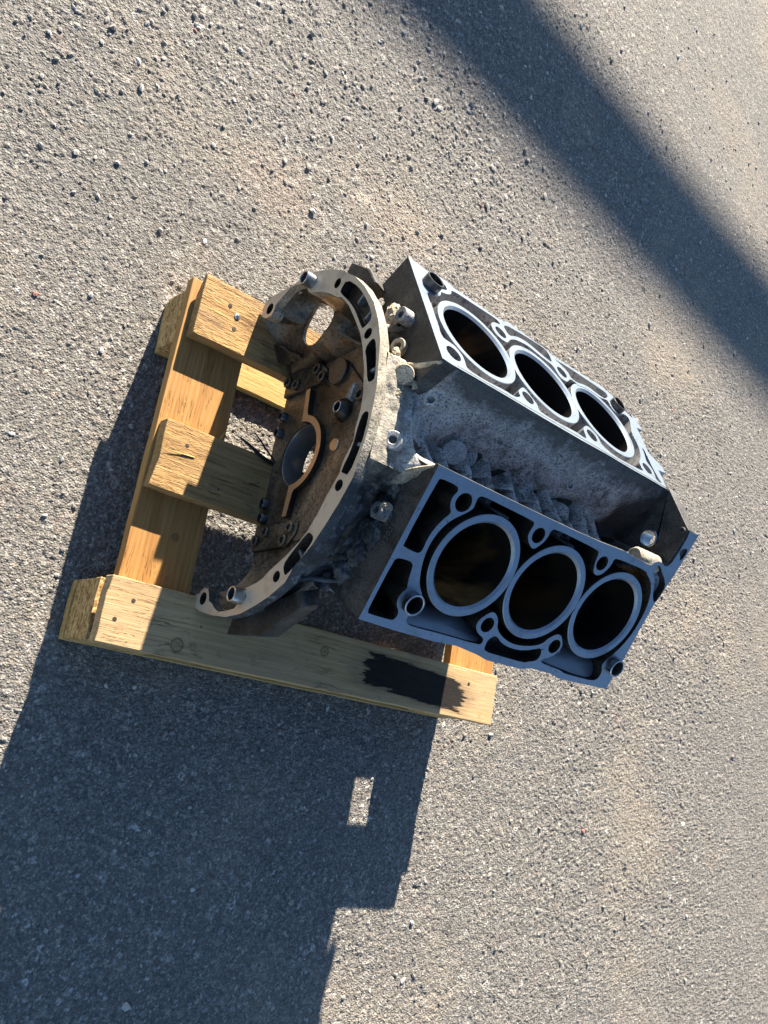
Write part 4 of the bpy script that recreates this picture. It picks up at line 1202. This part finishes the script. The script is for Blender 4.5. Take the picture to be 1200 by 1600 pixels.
# raised web from the flange to the near and far deck corners
obj('corner_web', sweep([(-141, -49, 178), (-126, -50, 176), (-112, -51, 174), (-102, -49, 180), (-98, -47, 200), (-97, -46.5, 221)], [4, 4, 3.6, 3.4, 3, 1.6]), M_DUST, val)
obj('corner_web', sweep([(-141, 49, 180), (-127, 50, 178), (-118, 51, 177), (-113, 49, 190), (-112, 47, 206), (-111, 46, 222)], [4, 4, 3.6, 3.2, 2.6, 1.6]), M_DUST, val)
obj('lifting_eye', hull([(-100, -44, 196), (-78, -46, 216), (-98, -38, 194), (-70, -44, 217), (-88, -30, 190), (-84, -46, 190)]), M_CAST, val, smooth=50, bevel=.003)

# bosses on the rear faces of the banks
def boss(p, ax, r, ri, l, mat, par):
    return obj('threaded_boss', tube(p, ax, r, ri, -4, l, 24), mat, par)
boss((-106, -55, 150), (-1, -.1, .25), 8.5, 3.4, 4, M_CAST, crk)
boss((-97, -84, 164), (-1, 0, .05), 8, 3.6, 14, M_CAST, crk)
boss((-112, 104, 168), (-1, 0, .05), 8, 3.8, 12, M_CAST, crk)
boss((-112, 74, 164), (-1, 0, .3), 8.2, 3.8, 8, M_DUST, crk)
# sand crust clumps left on the casting
def crust(c, r, seed, par):
    b = bmesh.new()
    bmesh.ops.create_icosphere(b, subdivisions=3, radius=1)
    rr = random.Random(seed)
    for v in b.verts:
        d = v.co.copy()
        v.co = W(c[0] + d.x * r[0] * rr.uniform(.75, 1.15), c[1] + d.y * r[1] * rr.uniform(.75, 1.15), c[2] + d.z * r[2] * rr.uniform(.75, 1.15))
    return obj('sand_crust', b, M_DUST, par, smooth=0)
crust((-104, -80, 171), (8, 4, 4), 1, crk)
crust((-100, 98, 172), (9, 5, 5), 2, crk)
crust((-122, 20, 184), (6, 6, 3), 3, crk)
crust((-124, 60, 172), (5, 8, 4), 4, crk)
crust((-118, 110, 150), (8, 14, 10), 5, crk)

# faint numbers cast into the near bank's rear face
def cast_text(txt, size, org, ux, uy, nrm, par):
    cu = bpy.data.curves.new('t', 'FONT')
    cu.body = txt; cu.size = size * .001; cu.extrude = .0003; cu.align_x = 'CENTER'; cu.resolution_u = 2
    to = bpy.data.objects.new('t', cu); COL.objects.link(to)
    dg = bpy.context.evaluated_depsgraph_get(); dg.update()
    me_ = bpy.data.meshes.new_from_object(to.evaluated_get(dg))
    bpy.data.objects.remove(to); bpy.data.curves.remove(cu)
    ux = Vector(ux).normalized(); n_ = Vector(nrm).normalized(); uy = n_.cross(ux)
    T_ = Matrix((ux, uy, n_)).transposed().to_4x4(); T_.translation = W(*org)
    me_.transform(T_)
    me_.materials.clear()
    return obj('cast_numbers', me_, M_NUM, par, smooth=0)
M_NUM = plain('worn raised numbers', (.10, .097, .092), .6, .1, .6, 500)
cast_text('12021', 9, (-98.9, -105, 176), (0, .866, .5), None or (0, 0, 1), (-1, 0, 0), bankL)
cast_text('903', 8, (-98.9, -92, 173), (0, .866, .5), None or (0, 0, 1), (-1, 0, 0), bankL)

# cast webs and rough swellings between the flange and the near bank
for pts_, rr in (([(-136, -152, 90), (-118, -145, 93), (-104, -144, 100), (-97, -144, 112)], 2.4), ([(-128, 92, 154), (-114, 96, 156), (-104, 102, 162), (-98, 108, 168)], 3.0)):
    obj('cast_web', sweep(pts_, [rr * 1.3, rr, rr, rr * .7], 10), M_SKIRT, crk, smooth=60)
for i, (cy, cz, ry_, rz_) in enumerate(((-62, 168, 10, 9), (-78, 158, 14, 10), (-100, 150, 16, 12), (-118, 132, 14, 14), (-134, 112, 12, 14), (-142, 90, 10, 12), (-96, 128, 18, 14), (-116, 108, 14, 14))):
    b = bmesh.new()
    bmesh.ops.create_icosphere(b, subdivisions=4, radius=1)
    for v in b.verts:
        d = v.co.copy()
        q_ = 1 + (float(fbm(np.array([d.y * 2.2 + i * 7]), np.array([d.z * 2.2 + d.x]), 4, 33)[0]) - .5) * 1.1
        v.co = W(-97 + d.x * 7 * q_, cy + d.y * ry_ * q_, cz + d.z * rz_ * q_)
    obj('cast_swelling', b, M_SKIRT, crk, smooth=60)

# front cover wall joining the two banks
b = bmesh.new()
fw = [(-40, 226.5), (-1, 250.4), (6, 246.5), (52, 222.5), (60, 180), (40, 120), (-40, 120), (-60, 180)]
prism(b, lambda y, z, w: W(262 - w, y, z), fw, [circle(-7, 202, 9.6, 30)], 0, -16, 0, 0, 0)
fw_o = obj('front_wall', b, [M_GRIME], eng, smooth=35, bevel=.001)
obj('sensor_sleeve', tube((262, -7, 202), (-1, 0, 0), 11.2, 9.2, -16, 3.5, 36), M_SLEEVE, fw_o)
obj('small_boss', tube((262, -1, 243), (-1, 0, 0), 4, 2, -3, 2.5, 20), M_GRIME, fw_o)
b = bmesh.new()
lathe(b, (222, -39, 212), (1, .0, .03), [(0, -3), (8.5, -3), (10.5, 0), (10.5, 36), (0, 36)], 26, False)
bmesh.ops.recalc_face_normals(b, faces=b.faces)
obj('coolant_pipe', b, M_DUST, fw_o, smooth=40)
# cover lugs at the front of the far bank
n, u, fr = deck_frame(1)
for t0, t1, x1 in ((33, 58, 281), (-38, -8, 283)):
    b = bmesh.new()
    prism(b, fr, [(252, t0), (x1, t0 + 5), (x1, t0 + 15), (262, t1), (252, t1)], [], -1.5, -22)
    obj('cover_lug', b, [M_DECK], bankU, smooth=30, bevel=.0015)

# ------------------------------------------------------------------ timber rail outside the frame, whose soft shadow crosses the asphalt
rail = thing('timber_rail', 'round timber barrier rail on two posts, standing on the asphalt towards the sun', 'barrier', Vector((.9, 7.4, 0)))
W_LOG = wood('debarked rail timber', 'X', (.42, .33, .22), (.33, .25, .16), (.2, .14, .08), (.25, .23, .2), .6, .8)
ry, rz = 7400.0, 2600.0
b = sweep([(-2200, ry + 190, rz + GZ), (940, ry + 5, rz + GZ), (1740, ry - 85, rz + GZ), (4600, ry - 370, rz + GZ)], 70, 24)
obj('rail', b, W_LOG, rail, smooth=50)
for px, py in ((-1900, ry + 260), (4300, ry - 220)):
    b = bmesh.new()
    lathe(b, (px, py, GZ), (0, 0, 1), [(0, -200), (60, -200), (58, rz + 20), (50, rz + 60), (0, rz + 66)], 16, False)
    bmesh.ops.recalc_face_normals(b, faces=b.faces)
    obj('post', b, W_LOG, rail, smooth=50)
